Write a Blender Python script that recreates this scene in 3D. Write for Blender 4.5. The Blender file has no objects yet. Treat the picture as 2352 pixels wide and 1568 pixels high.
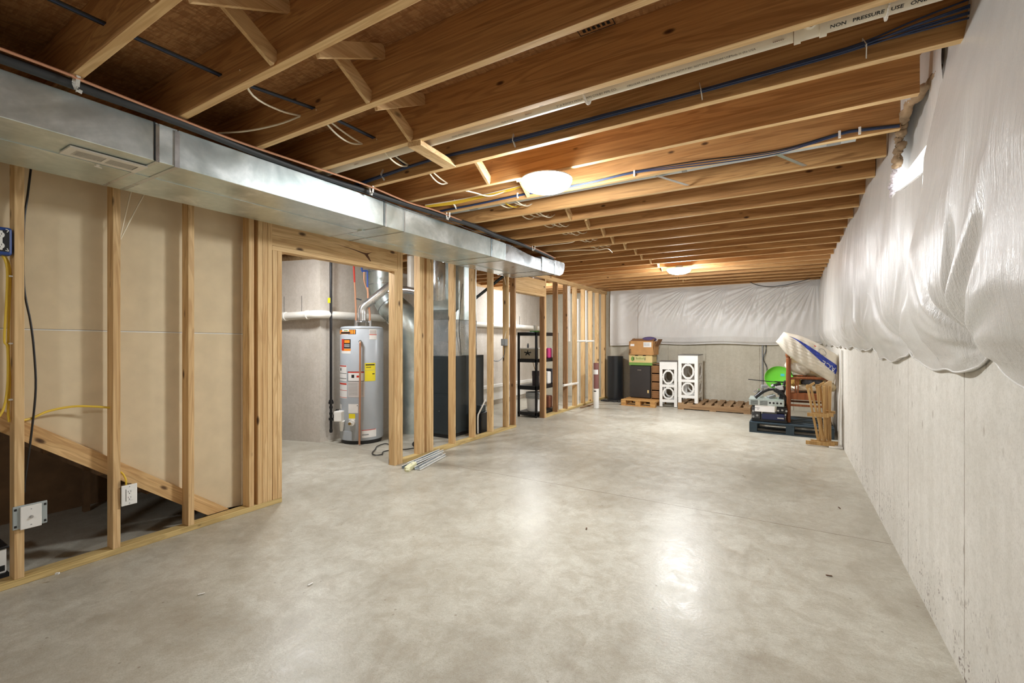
import bpy, math, random
import numpy as np
from mathutils import Vector, Matrix, Euler
random.seed(7)
SC = bpy.context.scene
COL = SC.collection
PI = math.pi

# ------------------------------------------------------------------ camera, world, exposure
cd = bpy.data.cameras.new('camera'); cam = bpy.data.objects.new('camera', cd); COL.objects.link(cam)
cam.location = (0, 0, 1.316); cam.rotation_euler = (PI/2, 0, .54187)
cd.sensor_width = 36; cd.lens = 36*1050.1/2352; cd.shift_y = -2.2/2352; cd.clip_start = .05
SC.camera = cam
W = bpy.data.worlds.new('world'); SC.world = W; W.use_nodes = True
W.node_tree.nodes['Background'].inputs[0].default_value = (.86, .93, 1, 1)
W.node_tree.nodes['Background'].inputs[1].default_value = 4.0
vs = SC.view_settings
vs.view_transform = 'Standard'; vs.look = 'None'; vs.gamma = 1; vs.use_curve_mapping = False
vs.exposure = 1.95
LAMP_MAIN, LAMP_FAR, FILL_REAR, FILL_UTIL = 56, 90, 36, 38  # rear and utility strengths drive unseen lamps added as fill
SC.cycles.max_bounces = 8; SC.cycles.diffuse_bounces = 6; SC.cycles.use_denoising = True
SC.cycles.sample_clamp_indirect = 8

# ------------------------------------------------------------------ materials
def srgb(r, g, b):
    f = lambda c: ((c/255+.055)/1.055)**2.4 if c > 10 else c/255/12.92
    return (f(r), f(g), f(b), 1)
MATS = {}
class NT:
    def __init__(s, name):
        s.m = bpy.data.materials.new(name); s.m.use_nodes = True
        s.t = s.m.node_tree; s.n = s.t.nodes; s.b = s.n['Principled BSDF']; MATS[name] = s.m
    def add(s, typ, ins=None, **kw):
        n = s.n.new(typ)
        for k, v in kw.items(): setattr(n, k, v)
        for k, v in (ins or {}).items():
            if isinstance(v, bpy.types.NodeSocket): s.t.links.new(v, n.inputs[k])
            else: n.inputs[k].default_value = v
        return n
    def link(s, a, k): s.t.links.new(a, s.b.inputs[k])
    pre = None
    def co(s, scale=(1, 1, 1), rnd=0):
        tc = s.add('ShaderNodeTexCoord'); v = tc.outputs['Object']
        if s.pre: v = s.add('ShaderNodeMapping', {'Vector': v, 'Rotation': s.pre}).outputs[0]
        if rnd:
            oi = s.add('ShaderNodeObjectInfo')
            mu = s.add('ShaderNodeMath', {0: oi.outputs['Random'], 1: rnd}, operation='MULTIPLY')
            v = s.add('ShaderNodeVectorMath', {0: v, 1: mu.outputs[0]}, operation='ADD').outputs[0]
        return s.add('ShaderNodeMapping', {'Vector': v, 'Scale': scale}).outputs[0]
    def noise(s, v, sc, det=3, rough=.5, dist=0):
        return s.add('ShaderNodeTexNoise', {'Vector': v, 'Scale': sc, 'Detail': det, 'Roughness': rough, 'Distortion': dist}).outputs['Fac']
    def ramp(s, f, stops, interp='LINEAR'):
        r = s.add('ShaderNodeValToRGB', {'Fac': f}); r.color_ramp.interpolation = interp
        e = r.color_ramp.elements
        while len(e) < len(stops): e.new(.5)
        for i, (p, c) in enumerate(stops):
            e[i].position = p; e[i].color = c if isinstance(c, tuple) else (c, c, c, 1)
        return r.outputs[0]
    def mix(s, f, a, b, typ='MIX'):
        n = s.add('ShaderNodeMix', data_type='RGBA', blend_type=typ)
        for k, v in ((0, f), (6, a), (7, b)):
            if isinstance(v, bpy.types.NodeSocket): s.t.links.new(v, n.inputs[k])
            else: n.inputs[k].default_value = v
        return n.outputs[2]
    def bump(s, h, st=.3, d=.01):
        n = s.add('ShaderNodeBump', {'Height': h, 'Strength': st, 'Distance': d}); s.link(n.outputs[0], 'Normal'); return n
def plain(name, col, rough=.5, metal=0, spec=.5, noise=0, alpha=None, coat=0):
    if name in MATS: return MATS[name]
    t = NT(name); t.b.inputs['Roughness'].default_value = rough; t.b.inputs['Metallic'].default_value = metal
    t.b.inputs['Specular IOR Level'].default_value = spec; t.b.inputs['Coat Weight'].default_value = coat
    c = srgb(*col)
    f = t.noise(t.co((1, 1, 1), 20), 9 if noise else 5, 4)
    k = noise or .06
    d = tuple(x*(1-k) for x in c[:3])+(1,); l = tuple(min(1, x*(1+k)) for x in c[:3])+(1,)
    t.link(t.ramp(f, [(.3, d), (.7, l)]), 'Base Color')
    return t.m
def wood(name, light, mid, dark, axis, knots=.055, rough=.6, gs=1.0, pre=None):
    t = NT(name); t.pre = pre; t.b.inputs['Roughness'].default_value = rough; t.b.inputs['Specular IOR Level'].default_value = .3
    s = [9*gs]*3; s[axis] = .55*gs
    v = t.co(tuple(s), 60)
    big = t.noise(v, 1.1, 3, .5, 1.2)
    fine_s = [60]*3; fine_s[axis] = 1.6
    fine = t.noise(t.co(tuple(fine_s), 60), 2.2, 3, .6)
    rings = t.add('ShaderNodeMath', {0: t.add('ShaderNodeMath', {0: big, 1: 46.0}, operation='MULTIPLY').outputs[0]}, operation='SINE').outputs[0]
    rings = t.add('ShaderNodeMath', {0: rings, 1: .5, 2: .5}, operation='MULTIPLY_ADD').outputs[0]
    L, M, D = srgb(*light), srgb(*mid), srgb(*dark)
    c = t.ramp(big, [(.3, M), (.62, L)])
    c = t.mix(t.ramp(rings, [(.45, 0.0), (1, .42)]), c, D)
    c = t.mix(t.ramp(fine, [(.35, .3), (.6, 0.0)]), c, D)
    if knots:
        ks = [7.5]*3; ks[axis] = 3.2
        vo = t.add('ShaderNodeTexVoronoi', {'Vector': t.co(tuple(ks), 60), 'Scale': 1.0})
        c = t.mix(t.ramp(vo.outputs['Distance'], [(0, 1.0), (knots, .85), (knots*1.9, 0.0)]), c, srgb(62, 34, 18))
    t.link(c, 'Base Color'); t.bump(fine, .12, .004)
    return t.m
JOIST = wood('joist_wood', (206, 160, 104), (180, 130, 78), (130, 86, 48), 0, .05)
EDGE = wood('joist_wood_lit_edge', (238, 206, 152), (224, 186, 130), (190, 144, 90), 0, .03)  # joist wood lightened to imitate light caught on the bottom faces
ST = [wood('stud_wood_'+a, (226, 194, 144), (206, 168, 116), (168, 124, 76), i, .075) for i, a in enumerate('xyz')]
RED = wood('aged_stud_wood', (190, 152, 112), (168, 126, 86), (126, 90, 58), 2, .065)
SLOPE = wood('stair_board_wood', (226, 190, 136), (204, 162, 108), (168, 124, 76), 1, .06, pre=(.654, 0, 0))
TREAT = wood('sill_wood', (216, 190, 132), (192, 164, 104), (150, 124, 74), 1, .04)
ORANGE = wood('chair_wood', (156, 96, 60), (134, 78, 46), (96, 52, 30), 2, 0, .35)
OAK = wood('oak_slat_wood', (204, 168, 112), (184, 146, 92), (148, 110, 66), 2, 0, .45)
PALW = [wood('pallet_wood_'+a, (214, 168, 104), (186, 134, 78), (138, 92, 50), i, .03) for i, a in enumerate('xyz')]
OLDP = [wood('old_pallet_wood_'+a, (178, 146, 108), (146, 112, 78), (98, 70, 46), i, .03) for i, a in enumerate('xyz')]

def concrete_floor():
    t = NT('floor_concrete'); v = t.co()
    a = t.noise(v, 1.1, 9, .72, .4); b = t.noise(v, 9, 9, .74, .6); c = t.noise(v, 60, 3)
    col = t.ramp(a, [(.34, srgb(166, 160, 145)), (.5, srgb(190, 186, 172)), (.66, srgb(206, 203, 190))])
    col = t.mix(t.ramp(b, [(.40, .42), (.58, 0.0)]), col, srgb(152, 141, 122))
    st = t.noise(t.co((1.6, .5, 1)), 2.0, 5, .7, 1.0)
    col = t.mix(t.ramp(st, [(.54, 0.0), (.72, .34)]), col, srgb(134, 122, 104))
    wp = t.noise(t.co((2.6, 1.5, 1)), 3.2, 7, .75, .3)
    col = t.mix(t.ramp(wp, [(.66, 0.0), (.74, .5)]), col, srgb(224, 220, 212))
    vo = t.add('ShaderNodeTexVoronoi', {'Vector': v, 'Scale': 9.0})
    col = t.mix(t.ramp(vo.outputs['Distance'], [(.03, .6), (.07, 0.0)]), col, srgb(110, 96, 78))
    sand = t.noise(v, 170, 2, .6)
    col = t.mix(t.ramp(sand, [(.36, .30), (.52, 0.0)]), col, srgb(140, 128, 108))
    spk = t.noise(t.co((1, 2.2, 1)), 34, 4, .8)
    col = t.mix(t.ramp(spk, [(.62, 0.0), (.70, .55)]), col, srgb(120, 106, 86))
    col = t.mix(t.ramp(c, [(.4, .16), (.6, 0.0)]), col, srgb(150, 140, 124))
    sp = t.add('ShaderNodeSeparateXYZ', {0: t.add('ShaderNodeTexCoord').outputs['Object']})
    j = t.add('ShaderNodeMath', {0: sp.outputs[1], 1: 3.80}, operation='SUBTRACT')
    j = t.add('ShaderNodeMath', {0: t.add('ShaderNodeMath', {0: j.outputs[0]}, operation='ABSOLUTE').outputs[0], 1: t.ramp(b, [(.3, .000), (.7, .007)])}, operation='LESS_THAN')
    col = t.mix(j.outputs[0], col, srgb(128, 116, 98))
    t.link(col, 'Base Color')
    t.link(t.ramp(b, [(.3, .26), (.7, .44)]), 'Roughness'); t.b.inputs['Specular IOR Level'].default_value = .24
    t.bump(c, .16, .004)
    return t.m
def concrete_wall(name, seams, axis, dirt=True, tone=(226, 222, 214)):
    t = NT(name); v = t.co()
    vs_ = t.co((7, 7, .7))
    a = t.noise(v, 1.3, 5, .6); s = t.noise(vs_, 1.5, 4, .6); c = t.noise(v, 45, 3)
    r, g, b = tone
    col = t.ramp(a, [(.3, srgb(r-18, g-18, b-20)), (.7, srgb(r+8, g+8, b+8))])
    col = t.mix(t.ramp(s, [(.4, .2), (.6, 0.0)]), col, srgb(r-34, g-36, b-42))
    col = t.mix(t.ramp(t.noise(v, 130, 2, .6), [(.36, .25), (.5, 0.0)]), col, srgb(r-50, g-52, b-56))
    col = t.mix(t.ramp(t.noise(v, 26, 5, .75), [(.40, .26), (.56, 0.0)]), col, srgb(r-40, g-42, b-46))
    sp = t.add('ShaderNodeSeparateXYZ', {0: t.add('ShaderNodeTexCoord').outputs['Object']})
    if dirt:
        vo = t.add('ShaderNodeTexVoronoi', {'Vector': t.add('ShaderNodeVectorMath', {0: t.co((17, 17, 11)), 1: t.add('ShaderNodeTexNoise', {'Vector': t.co((1, 1, 1)), 'Scale': 30.0}).outputs['Color']}, operation='ADD').outputs[0], 'Scale': 2.4, 'Randomness': 1.0})
        dots = t.ramp(vo.outputs['Distance'], [(.20, 1.0), (.34, 0.0)])
        low = t.ramp(sp.outputs[2], [(.0, 1.0), (.22, .6), (.5, 0.0)])
        patch = t.ramp(t.noise(t.co((3.2, 2.2, 3.4)), 2.0, 5, .7), [(.46, 0.0), (.56, 1.0)])
        f = t.add('ShaderNodeMath', {0: low, 1: patch}, operation='MULTIPLY')
        f = t.add('ShaderNodeMath', {0: f.outputs[0], 1: dots}, operation='MULTIPLY')
        f = t.add('ShaderNodeMath', {0: f.outputs[0], 1: .9}, operation='MULTIPLY')
        col = t.mix(f.outputs[0], col, srgb(88, 66, 56))
        vo2 = t.add('ShaderNodeTexVoronoi', {'Vector': t.co((9, 9, 5)), 'Scale': 1.0})
        col = t.mix(t.ramp(vo2.outputs['Distance'], [(.05, .5), (.13, 0.0)]), col, srgb(140, 126, 110))
        sc = t.noise(t.co((14, 14, 5), 0), 2.4, 6, .75)
        col = t.mix(t.ramp(sc, [(.64, 0.0), (.72, .4)]), col, srgb(138, 122, 104))
    for y0 in seams:
        j = t.add('ShaderNodeMath', {0: sp.outputs[axis], 1: y0}, operation='SUBTRACT')
        j = t.add('ShaderNodeMath', {0: t.add('ShaderNodeMath', {0: j.outputs[0]}, operation='ABSOLUTE').outputs[0], 1: t.ramp(t.noise(v, 7, 4), [(.35, .001), (.65, .0055)])}, operation='LESS_THAN')
        col = t.mix(t.add('ShaderNodeMath', {0: j.outputs[0], 1: .75}, operation='MULTIPLY').outputs[0], col, srgb(120, 106, 84))
    t.link(col, 'Base Color'); t.b.inputs['Roughness'].default_value = .75
    t.bump(c, .15, .004)
    return t.m
def plastic_wrap(name, ax):
    t = NT(name); t.b.inputs['Roughness'].default_value = .25; t.b.inputs['Specular IOR Level'].default_value = .6
    s = [30]*3; s[2] = 1.5
    a = t.noise(t.co(tuple(s)), 1.6, 5, .65, .6)
    b = t.noise(t.co((85, 85, 40)), 2.0, 3, .7, .5)
    c = t.noise(t.co((2, 2, 1)), 1.5, 3)
    t.link(t.ramp(c, [(.3, srgb(214, 210, 205)), (.7, srgb(226, 224, 219))]), 'Base Color')
    h = t.add('ShaderNodeMath', {0: a, 1: t.add('ShaderNodeMath', {0: b, 1: .28}, operation='MULTIPLY').outputs[0]}, operation='ADD')
    t.bump(h.outputs[0], .5, .011)
    t.b.inputs['Subsurface Weight'].default_value = 0
    return t.m
def galvanized(name, base=(216, 226, 224), rough=.35, spots=True):
    t = NT(name); t.b.inputs['Metallic'].default_value = .85
    v = t.co((1, 1, 1), 30)
    a = t.noise(v, 3, 5, .6, .8); b = t.noise(v, 24, 3, .6)
    r, g, bl = base
    col = t.ramp(a, [(.3, srgb(r-26, g-18, bl-16)), (.55, srgb(r, g, bl)), (.75, srgb(min(255, r+34), min(255, g+32), min(255, bl+30)))])
    col = t.mix(t.ramp(b, [(.35, .22), (.65, 0.0)]), col, srgb(r-50, g-46, bl-44))
    t.link(col, 'Base Color'); t.link(t.ramp(a, [(.3, rough-.08), (.7, rough+.12)]), 'Roughness')
    t.bump(a, .04, .02)
    return t.m
def osb():
    t = NT('osb_subfloor')
    vo = t.add('ShaderNodeTexVoronoi', {'Vector': t.add('ShaderNodeMapping', {'Vector': t.add('ShaderNodeTexCoord').outputs['Object'], 'Scale': (22, 110, 30), 'Rotation': (0, 0, .35)}).outputs[0], 'Scale': 1.0})
    vo2 = t.add('ShaderNodeTexVoronoi', {'Vector': t.add('ShaderNodeMapping', {'Vector': t.add('ShaderNodeTexCoord').outputs['Object'], 'Scale': (90, 26, 30), 'Rotation': (0, 0, .2)}).outputs[0], 'Scale': 1.0})
    n = t.noise(t.co(), 2.5, 4, .6, .5)
    col = t.ramp(vo.outputs['Color'], [(.2, srgb(168, 118, 70)), (.8, srgb(196, 150, 98))])
    col = t.mix(t.ramp(vo2.outputs['Color'], [(.25, .55), (.6, 0.0)]), col, srgb(138, 92, 52))
    col = t.mix(t.ramp(n, [(.35, .3), (.65, 0.0)]), col, srgb(140, 92, 52))
    t.link(col, 'Base Color'); t.b.inputs['Roughness'].default_value = .8; t.bump(vo.outputs['Distance'], .3, .006); return t.m
FLOOR = concrete_floor(); WALLR = concrete_wall('right_wall_concrete', [4.317, 3.376, 2.418, 5.2, 6.3, 1.4], 1)
WALLF = concrete_wall('far_wall_concrete', [-2.18, -1.434, -.458, .1], 0, False, (206, 200, 184))
WALLU = concrete_wall('utility_wall_concrete', [4.6, 5.4, 6.9, 8.2], 1, False, (208, 200, 190))
WRAP = plastic_wrap('white_vinyl_facing', 1); GALV = galvanized('galvanized_steel'); GALVD = galvanized('galvanized_steel_bright', (206, 210, 212), .26)
OSB = osb()
def glow(name, col, st):
    t = NT(name); t.b.inputs['Base Color'].default_value = (1, 1, 1, 1)
    t.b.inputs['Emission Color'].default_value = col; t.b.inputs['Emission Strength'].default_value = st; return t.m
WHITE = plain('white_plastic', (232, 230, 224), .4); PVC = plain('white_pvc', (232, 228, 218), .35); PVCG = plain('cream_pvc', (216, 206, 184), .4)
BLACK = plain('black_plastic', (26, 26, 28), .4); RUBBER = plain('black_foam', (48, 50, 52), .6); CHAR = plain('charcoal_metal', (54, 62, 66), .35, .3)
COPPER = plain('copper', (206, 152, 120), .4, .5); BLUEC = plain('blue_cable', (46, 62, 96), .4); YELC = plain('yellow_cable', (226, 190, 60), .45)
WHC = plain('white_cable', (232, 222, 196), .45); PAPER = plain('drywall_paper', (218, 200, 166), .8, noise=.05); CARD = plain('cardboard', (186, 138, 84), .8, noise=.1)
STEEL = plain('bright_steel', (200, 200, 200), .25, .9); GREEN = plain('lime_plastic', (96, 184, 48), .4); DKB = plain('dark_blue_plastic', (34, 40, 78), .4)
BROWN = plain('brown_fabric', (96, 66, 46), .9); BEIGE = plain('beige_foam', (216, 198, 160), .7); BAG = plain('clear_bag_plastic', (222, 214, 198), .25, noise=.1)
GREY = plain('mid_grey_plastic', (150, 152, 152), .45); LABELW = plain('label_white', (232, 230, 226), .5); INK = plain('printed_black', (24, 24, 24), .6)
REDL = plain('label_red', (206, 54, 36), .5); YELL = plain('label_yellow', (232, 214, 40), .5); ORL = plain('label_orange', (240, 140, 40), .5)
REDP = plain('red_pex', (196, 62, 48), .4); BLUEP = plain('blue_pex', (54, 84, 160), .4); HEAT = plain('heater_grey_enamel', (176, 182, 188), .3, noise=.03)
TEALB = plain('blue_black_painted_wood', (46, 62, 72), .55, noise=.15); WICK = plain('wicker', (126, 88, 56), .8, noise=.3); NAVY = plain('royal_blue_print', (42, 62, 158), .35)
BATT = plain('fiberglass_batt', (160, 134, 104), .95, noise=.4); BATTW = plain('pale_fiberglass', (214, 204, 206), .9, noise=.2); PURP = plain('dusky_purple_fabric', (92, 78, 120), .9)
DARKW = plain('dark_stair_wood', (112, 84, 56), .9, noise=.2); LTGR = plain('light_green_card', (112, 150, 70), .7); CREAM = plain('cream_card', (214, 190, 130), .7); MAROON = plain('maroon_tube_card', (128, 84, 78), .7)

# ------------------------------------------------------------------ mesh building
class B:
    def __init__(s): s.v = []; s.f = []; s.mi = []; s.k = 0
    def face(s, idx): s.f.append(idx); s.mi.append(s.k)
    def box(s, x0, x1, y0, y1, z0, z1):
        n = len(s.v)
        s.v += [(x, y, z) for x in (x0, x1) for y in (y0, y1) for z in (z0, z1)]
        for q in ((0, 1, 3, 2), (4, 6, 7, 5), (0, 4, 5, 1), (2, 3, 7, 6), (0, 2, 6, 4), (1, 5, 7, 3)): s.face([n+i for i in q])
        return s
    def obox(s, c, size, rot=(0, 0, 0)):
        R = rot if isinstance(rot, Matrix) else Euler(rot).to_matrix(); n = len(s.v); c = Vector(c)
        for x in (-.5, .5):
            for y in (-.5, .5):
                for z in (-.5, .5): s.v.append(tuple(c+R@Vector((x*size[0], y*size[1], z*size[2]))))
        for q in ((0, 1, 3, 2), (4, 6, 7, 5), (0, 4, 5, 1), (2, 3, 7, 6), (0, 2, 6, 4), (1, 5, 7, 3)): s.face([n+i for i in q])
        return s
    def bar(s, p0, p1, w, t, up=(0, 0, 1)):
        p0, p1 = Vector(p0), Vector(p1); d = p1-p0; L = d.length; z = d.normalized(); u = Vector(up)
        x = u.cross(z)
        x = x.normalized() if x.length > 1e-4 else Vector((1, 0, 0)); y = z.cross(x)
        return s.obox((p0+p1)/2, (w, t, L), Matrix((x, y, z)).transposed())
    def cyl(s, p0, p1, r0, r1=None, n=20, caps=True):
        r1 = r0 if r1 is None else r1
        p0, p1 = Vector(p0), Vector(p1); z = (p1-p0).normalized(); a = z.orthogonal().normalized(); b = z.cross(a); k = len(s.v)
        for p, r in ((p0, r0), (p1, r1)):
            for i in range(n): s.v.append(tuple(p+r*(math.cos(2*PI*i/n)*a+math.sin(2*PI*i/n)*b)))
        for i in range(n): s.face([k+i, k+(i+1) % n, k+n+(i+1) % n, k+n+i])
        if caps: s.face([k+i for i in range(n)][::-1]); s.face([k+n+i for i in range(n)])
        return s
    def tube(s, pts, r, n=8, smooth=True, sub=5, sx=1, sy=1):
        P = [Vector(p) for p in pts]
        if smooth and len(P) > 2:
            Q = []
            for i in range(len(P)-1):
                a = P[max(0, i-1)]; b = P[i]; c = P[i+1]; d = P[min(len(P)-1, i+2)]
                for j in range(sub):
                    t = j/sub; Q.append(.5*((2*b)+(c-a)*t+(2*a-5*b+4*c-d)*t*t+(3*b-a-3*c+d)*t**3))
            Q.append(P[-1]); P = Q
        k = len(s.v); a = None
        for i, p in enumerate(P):
            t = (P[min(i+1, len(P)-1)]-P[max(i-1, 0)]).normalized()
            if a is None: a = t.orthogonal().normalized()
            else:
                a = a-t*a.dot(t); a.normalize()
            b = t.cross(a)
            rr = r(i/(len(P)-1)) if callable(r) else r
            for j in range(n): s.v.append(tuple(p+rr*(sx*math.cos(2*PI*j/n)*a+sy*math.sin(2*PI*j/n)*b)))
        for i in range(len(P)-1):
            for j in range(n): s.face([k+i*n+j, k+i*n+(j+1) % n, k+(i+1)*n+(j+1) % n, k+(i+1)*n+j])
        s.face([k+j for j in range(n)][::-1]); s.face([k+(len(P)-1)*n+j for j in range(n)])
        return s
    def lathe(s, c, prof, n=32, ang=(0, 2*PI), cap=True):
        k = len(s.v); full = abs(ang[1]-ang[0]-2*PI) < 1e-6; m = n if full else n+1
        for r, z in prof:
            for i in range(m):
                t = ang[0]+(ang[1]-ang[0])*i/n; s.v.append((c[0]+r*math.cos(t), c[1]+r*math.sin(t), c[2]+z))
        for j in range(len(prof)-1):
            for i in range(n if full else n): s.face([k+j*m+i, k+j*m+(i+1) % m, k+(j+1)*m+(i+1) % m, k+(j+1)*m+i])
        if cap and full: s.face([k+i for i in range(m)][::-1]); s.face([k+(len(prof)-1)*m+i for i in range(m)])
        return s
    def prism(s, poly, ax, a0, a1):
        n = len(s.v); m = len(poly)
        for a in (a0, a1):
            for p, q in poly: s.v.append({0: (a, p, q), 1: (p, a, q), 2: (p, q, a)}[ax])
        s.face([n+i for i in range(m)][::-1]); s.face([n+m+i for i in range(m)])
        for i in range(m): s.face([n+i, n+(i+1) % m, n+m+(i+1) % m, n+m+i])
        return s
    def sphere(s, c, r, n=16, m=10):
        k = len(s.v); r = r if isinstance(r, tuple) else (r, r, r)
        for j in range(m+1):
            for i in range(n):
                s.v.append((c[0]+r[0]*math.sin(PI*j/m)*math.cos(2*PI*i/n), c[1]+r[1]*math.sin(PI*j/m)*math.sin(2*PI*i/n), c[2]+r[2]*math.cos(PI*j/m)))
        for j in range(m):
            for i in range(n): s.face([k+j*n+i, k+(j+1)*n+i, k+(j+1)*n+(i+1) % n, k+j*n+(i+1) % n])
        return s
    def grid(s, fn, nu, nv, keep=None):
        k = len(s.v)
        for i in range(nu+1):
            for j in range(nv+1): s.v.append(tuple(fn(i/nu, j/nv)))
        for i in range(nu):
            for j in range(nv):
                if keep and not keep((i+.5)/nu, (j+.5)/nv): continue
                s.face([k+i*(nv+1)+j, k+(i+1)*(nv+1)+j, k+(i+1)*(nv+1)+j+1, k+i*(nv+1)+j+1])
        return s
    def text(s, body, size, M, bend=None, bold=0):
        cu = bpy.data.curves.new('t', 'FONT'); cu.body = body; cu.size = size; cu.offset = bold*size; cu.align_x = 'LEFT'; cu.resolution_u = 2
        o = bpy.data.objects.new('t', cu); COL.objects.link(o)
        dg = bpy.context.evaluated_depsgraph_get(); dg.update(); me = bpy.data.meshes.new_from_object(o.evaluated_get(dg))
        k = len(s.v)
        for v in me.vertices:
            p = v.co.copy(); s.v.append(tuple(bend(p) if bend else M@p))
        for p in me.polygons: s.face([k+i for i in p.vertices])
        bpy.data.objects.remove(o); bpy.data.curves.remove(cu); bpy.data.meshes.remove(me)
        return s
    def build(s, name, mats, parent=None, origin=None, smooth=False, bevel=0, fix=False):
        V = np.array(s.v, dtype=float)
        if parent is not None: og = np.array(parent_world(parent))
        elif origin is not None: og = np.array(origin, dtype=float)
        else: og = np.array([(V[:, 0].min()+V[:, 0].max())/2, (V[:, 1].min()+V[:, 1].max())/2, V[:, 2].min()])
        me = bpy.data.meshes.new(name); me.from_pydata((V-og).tolist(), [], s.f)
        mats = mats if isinstance(mats, (list, tuple)) else [mats]
        for m in mats: me.materials.append(m)
        if len(mats) > 1: me.polygons.foreach_set('material_index', s.mi)
        if smooth:
            me.polygons.foreach_set('use_smooth', [True]*len(me.polygons))
            if smooth != 'soft': me.set_sharp_from_angle(angle=.7)
        me.update(); o = bpy.data.objects.new(name, me); COL.objects.link(o)
        if parent is not None: o.parent = parent; o.location = (0, 0, 0)
        else: o.location = og
        o['og'] = [float(x) for x in og]
        if bevel:
            b = o.modifiers.new('bevel', 'BEVEL'); b.width = bevel; b.segments = 2; b.limit_method = 'ANGLE'; b.harden_normals = False
        return o
def parent_world(o): return list(o['og'])
def clean():
    for o in bpy.data.objects:
        if 'og' in o: del o['og']
def tag(o, label=None, cat=None, group=None, kind=None):
    if label: o['label'] = label
    if cat: o['category'] = cat
    if group: o['group'] = group
    if kind: o['kind'] = kind
    return o
def thing(name, label, cat, loc, group=None):
    o = bpy.data.objects.new(name, None); COL.objects.link(o); o.location = loc; o.empty_display_size = .05
    o['og'] = [float(x) for x in loc]; return tag(o, label, cat, group)
def struct(name, b, m, **k): return tag(b.build(name, m, origin=(0, 0, 0), **k), kind='structure')
ORD = 'first second third fourth fifth sixth seventh eighth ninth tenth eleventh twelfth thirteenth fourteenth fifteenth sixteenth seventeenth'.split()

# ------------------------------------------------------------------ room shell
XR, YF, ZC, ZS = .587, 10.1, 2.438, 2.673
XW = -3.531                                    # room face of the stud wall
struct('floor', B().box(-6.7, .8, -4.6, 10.3, -.1, 0), FLOOR)
cl = struct('ceiling', B().box(-6.7, 1.0, -4.6, 10.4, ZS, ZS+.02), OSB); cl['og'] = [0, 0, 0]
b = B()
for y0, y1 in ((1.80, 1.803), (1.905, 1.908)): b.box(-.79, -.63, y0, y1, ZS-.0012, ZS-.0002)
for x0 in (-.79, -.633): b.box(x0, x0+.003, 1.80, 1.908, ZS-.0012, ZS-.0002)
b.box(-.79, -.63, 1.86, 1.862, ZS-.0012, ZS-.0002)
for i in range(6): b.box(-.77+i*.022, -.757+i*.022, 1.872, 1.892, ZS-.0012, ZS-.0002); b.box(-.765+i*.02, -.755+i*.02, 1.82, 1.845, ZS-.0012, ZS-.0002)
b.build('ink_stamp', INK, cl)
b = B(); b.box(XR, .80, -4.6, 2.50, 0, ZC); b.box(XR, .80, 3.95, 10.3, 0, ZC); b.box(XR, .80, 2.50, 3.95, 0, 1.93)
struct('wall_right', b, WALLR)
struct('wall_far', B().box(-5.4, .8, YF, 10.3, 0, ZC), WALLF)
struct('wall_back', B().box(-6.7, .8, -4.7, -4.6, 0, ZS), WALLF)
b = B(); b.prism([(-5.17, 3.78), (-5.17, 10.1), (-5.6, 10.1), (-5.6, 4.0), (-6.7, 3.85), (-6.7, 3.37)], 2, 0, 2.37)
struct('wall_utility', b, WALLU)
struct('wall_left', B().box(-6.8, -6.7, -4.6, 4.2, 0, ZS), WALLU)
b = B(); b.box(.76, .80, -4.6, 2.5, ZC, ZS); b.box(.76, .80, 3.95, 10.3, ZC, ZS); b.box(.76, .8, 2.5, 3.95, ZC, ZS); b.box(-6.7, .8, 10.14, 10.18, ZC, ZS)
b.box(-5.35, -5.31, 3.9, 10.2, 2.37, ZS); b.box(-6.7, -5.3, 3.9, 3.94, 2.37, ZS)
struct('trim_1', b, ST[1])
# window in the right wall
b = B(); b.box(.75, .79, 2.50, 3.95, 1.93, 1.97); b.box(.75, .79, 2.50, 3.95, 2.40, 2.438); b.box(.75, .79, 2.50, 2.54, 1.97, 2.40); b.box(.75, .79, 3.91, 3.95, 1.97, 2.40); b.box(.75, .79, 3.22, 3.25, 1.97, 2.40)
w = struct('window_1', b, WHITE)
gm = NT('window_glass'); gm.b.inputs['Transmission Weight'].default_value = 1; gm.b.inputs['Roughness'].default_value = 0; gm.b.inputs['IOR'].default_value = 1.1
B().box(.60, .749, 2.5, 3.95, 2.405, 2.437).build('head_liner', WHITE, w); B().box(.765, .769, 2.54, 3.91, 1.97, 2.40).build('pane', gm.m, w)

# ------------------------------------------------------------------ floor joists (2x10, 16 in. centres)
jl = {0: 'dark floor joist at top left of the photo, nearest to the camera', 1: 'floor joist whose left end meets the metal strap on the black pipe',
 2: 'floor joist just beyond the metal-strapped one, a long diagonal brace nailed to its face', 3: 'floor joist pierced by the forked white cable, third from the upper left corner',
 4: 'floor joist directly in front of the cream drain pipe', 5: 'floor joist with blue cables hung on clips along its face, behind the cream drain pipe',
 6: 'knotty floor joist crossing directly over the nearer round ceiling lamp', 7: 'floor joist with thin blue cables stapled along its lower edge, just beyond the nearer lamp',
 8: 'floor joist on the far side of the long grey vent pipe', 17: 'floor joist passing above the farther round ceiling lamp'}
for i in range(0, 25):
    y = .3258+.4064*i
    b = B(); b.box(-6.3, .574 if i < 6 else .515, y-.038, y, ZC, ZS); b.mi = [0, 0, 0, 0, 1, 0]  # bottom face gets the lightened, lit-looking copy of the wood
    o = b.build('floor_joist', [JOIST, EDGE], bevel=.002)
    if i in jl: lab = jl[i]
    elif i < 17: lab = 'bare floor joist, the %s one beyond the grey vent pipe joist' % ORD[i-9]
    else: lab = 'narrow-looking floor joist near the far wall, the %s one beyond the farther lamp' % ORD[i-18]
    tag(o, lab, 'joist', 'floor joists overhead')

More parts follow.
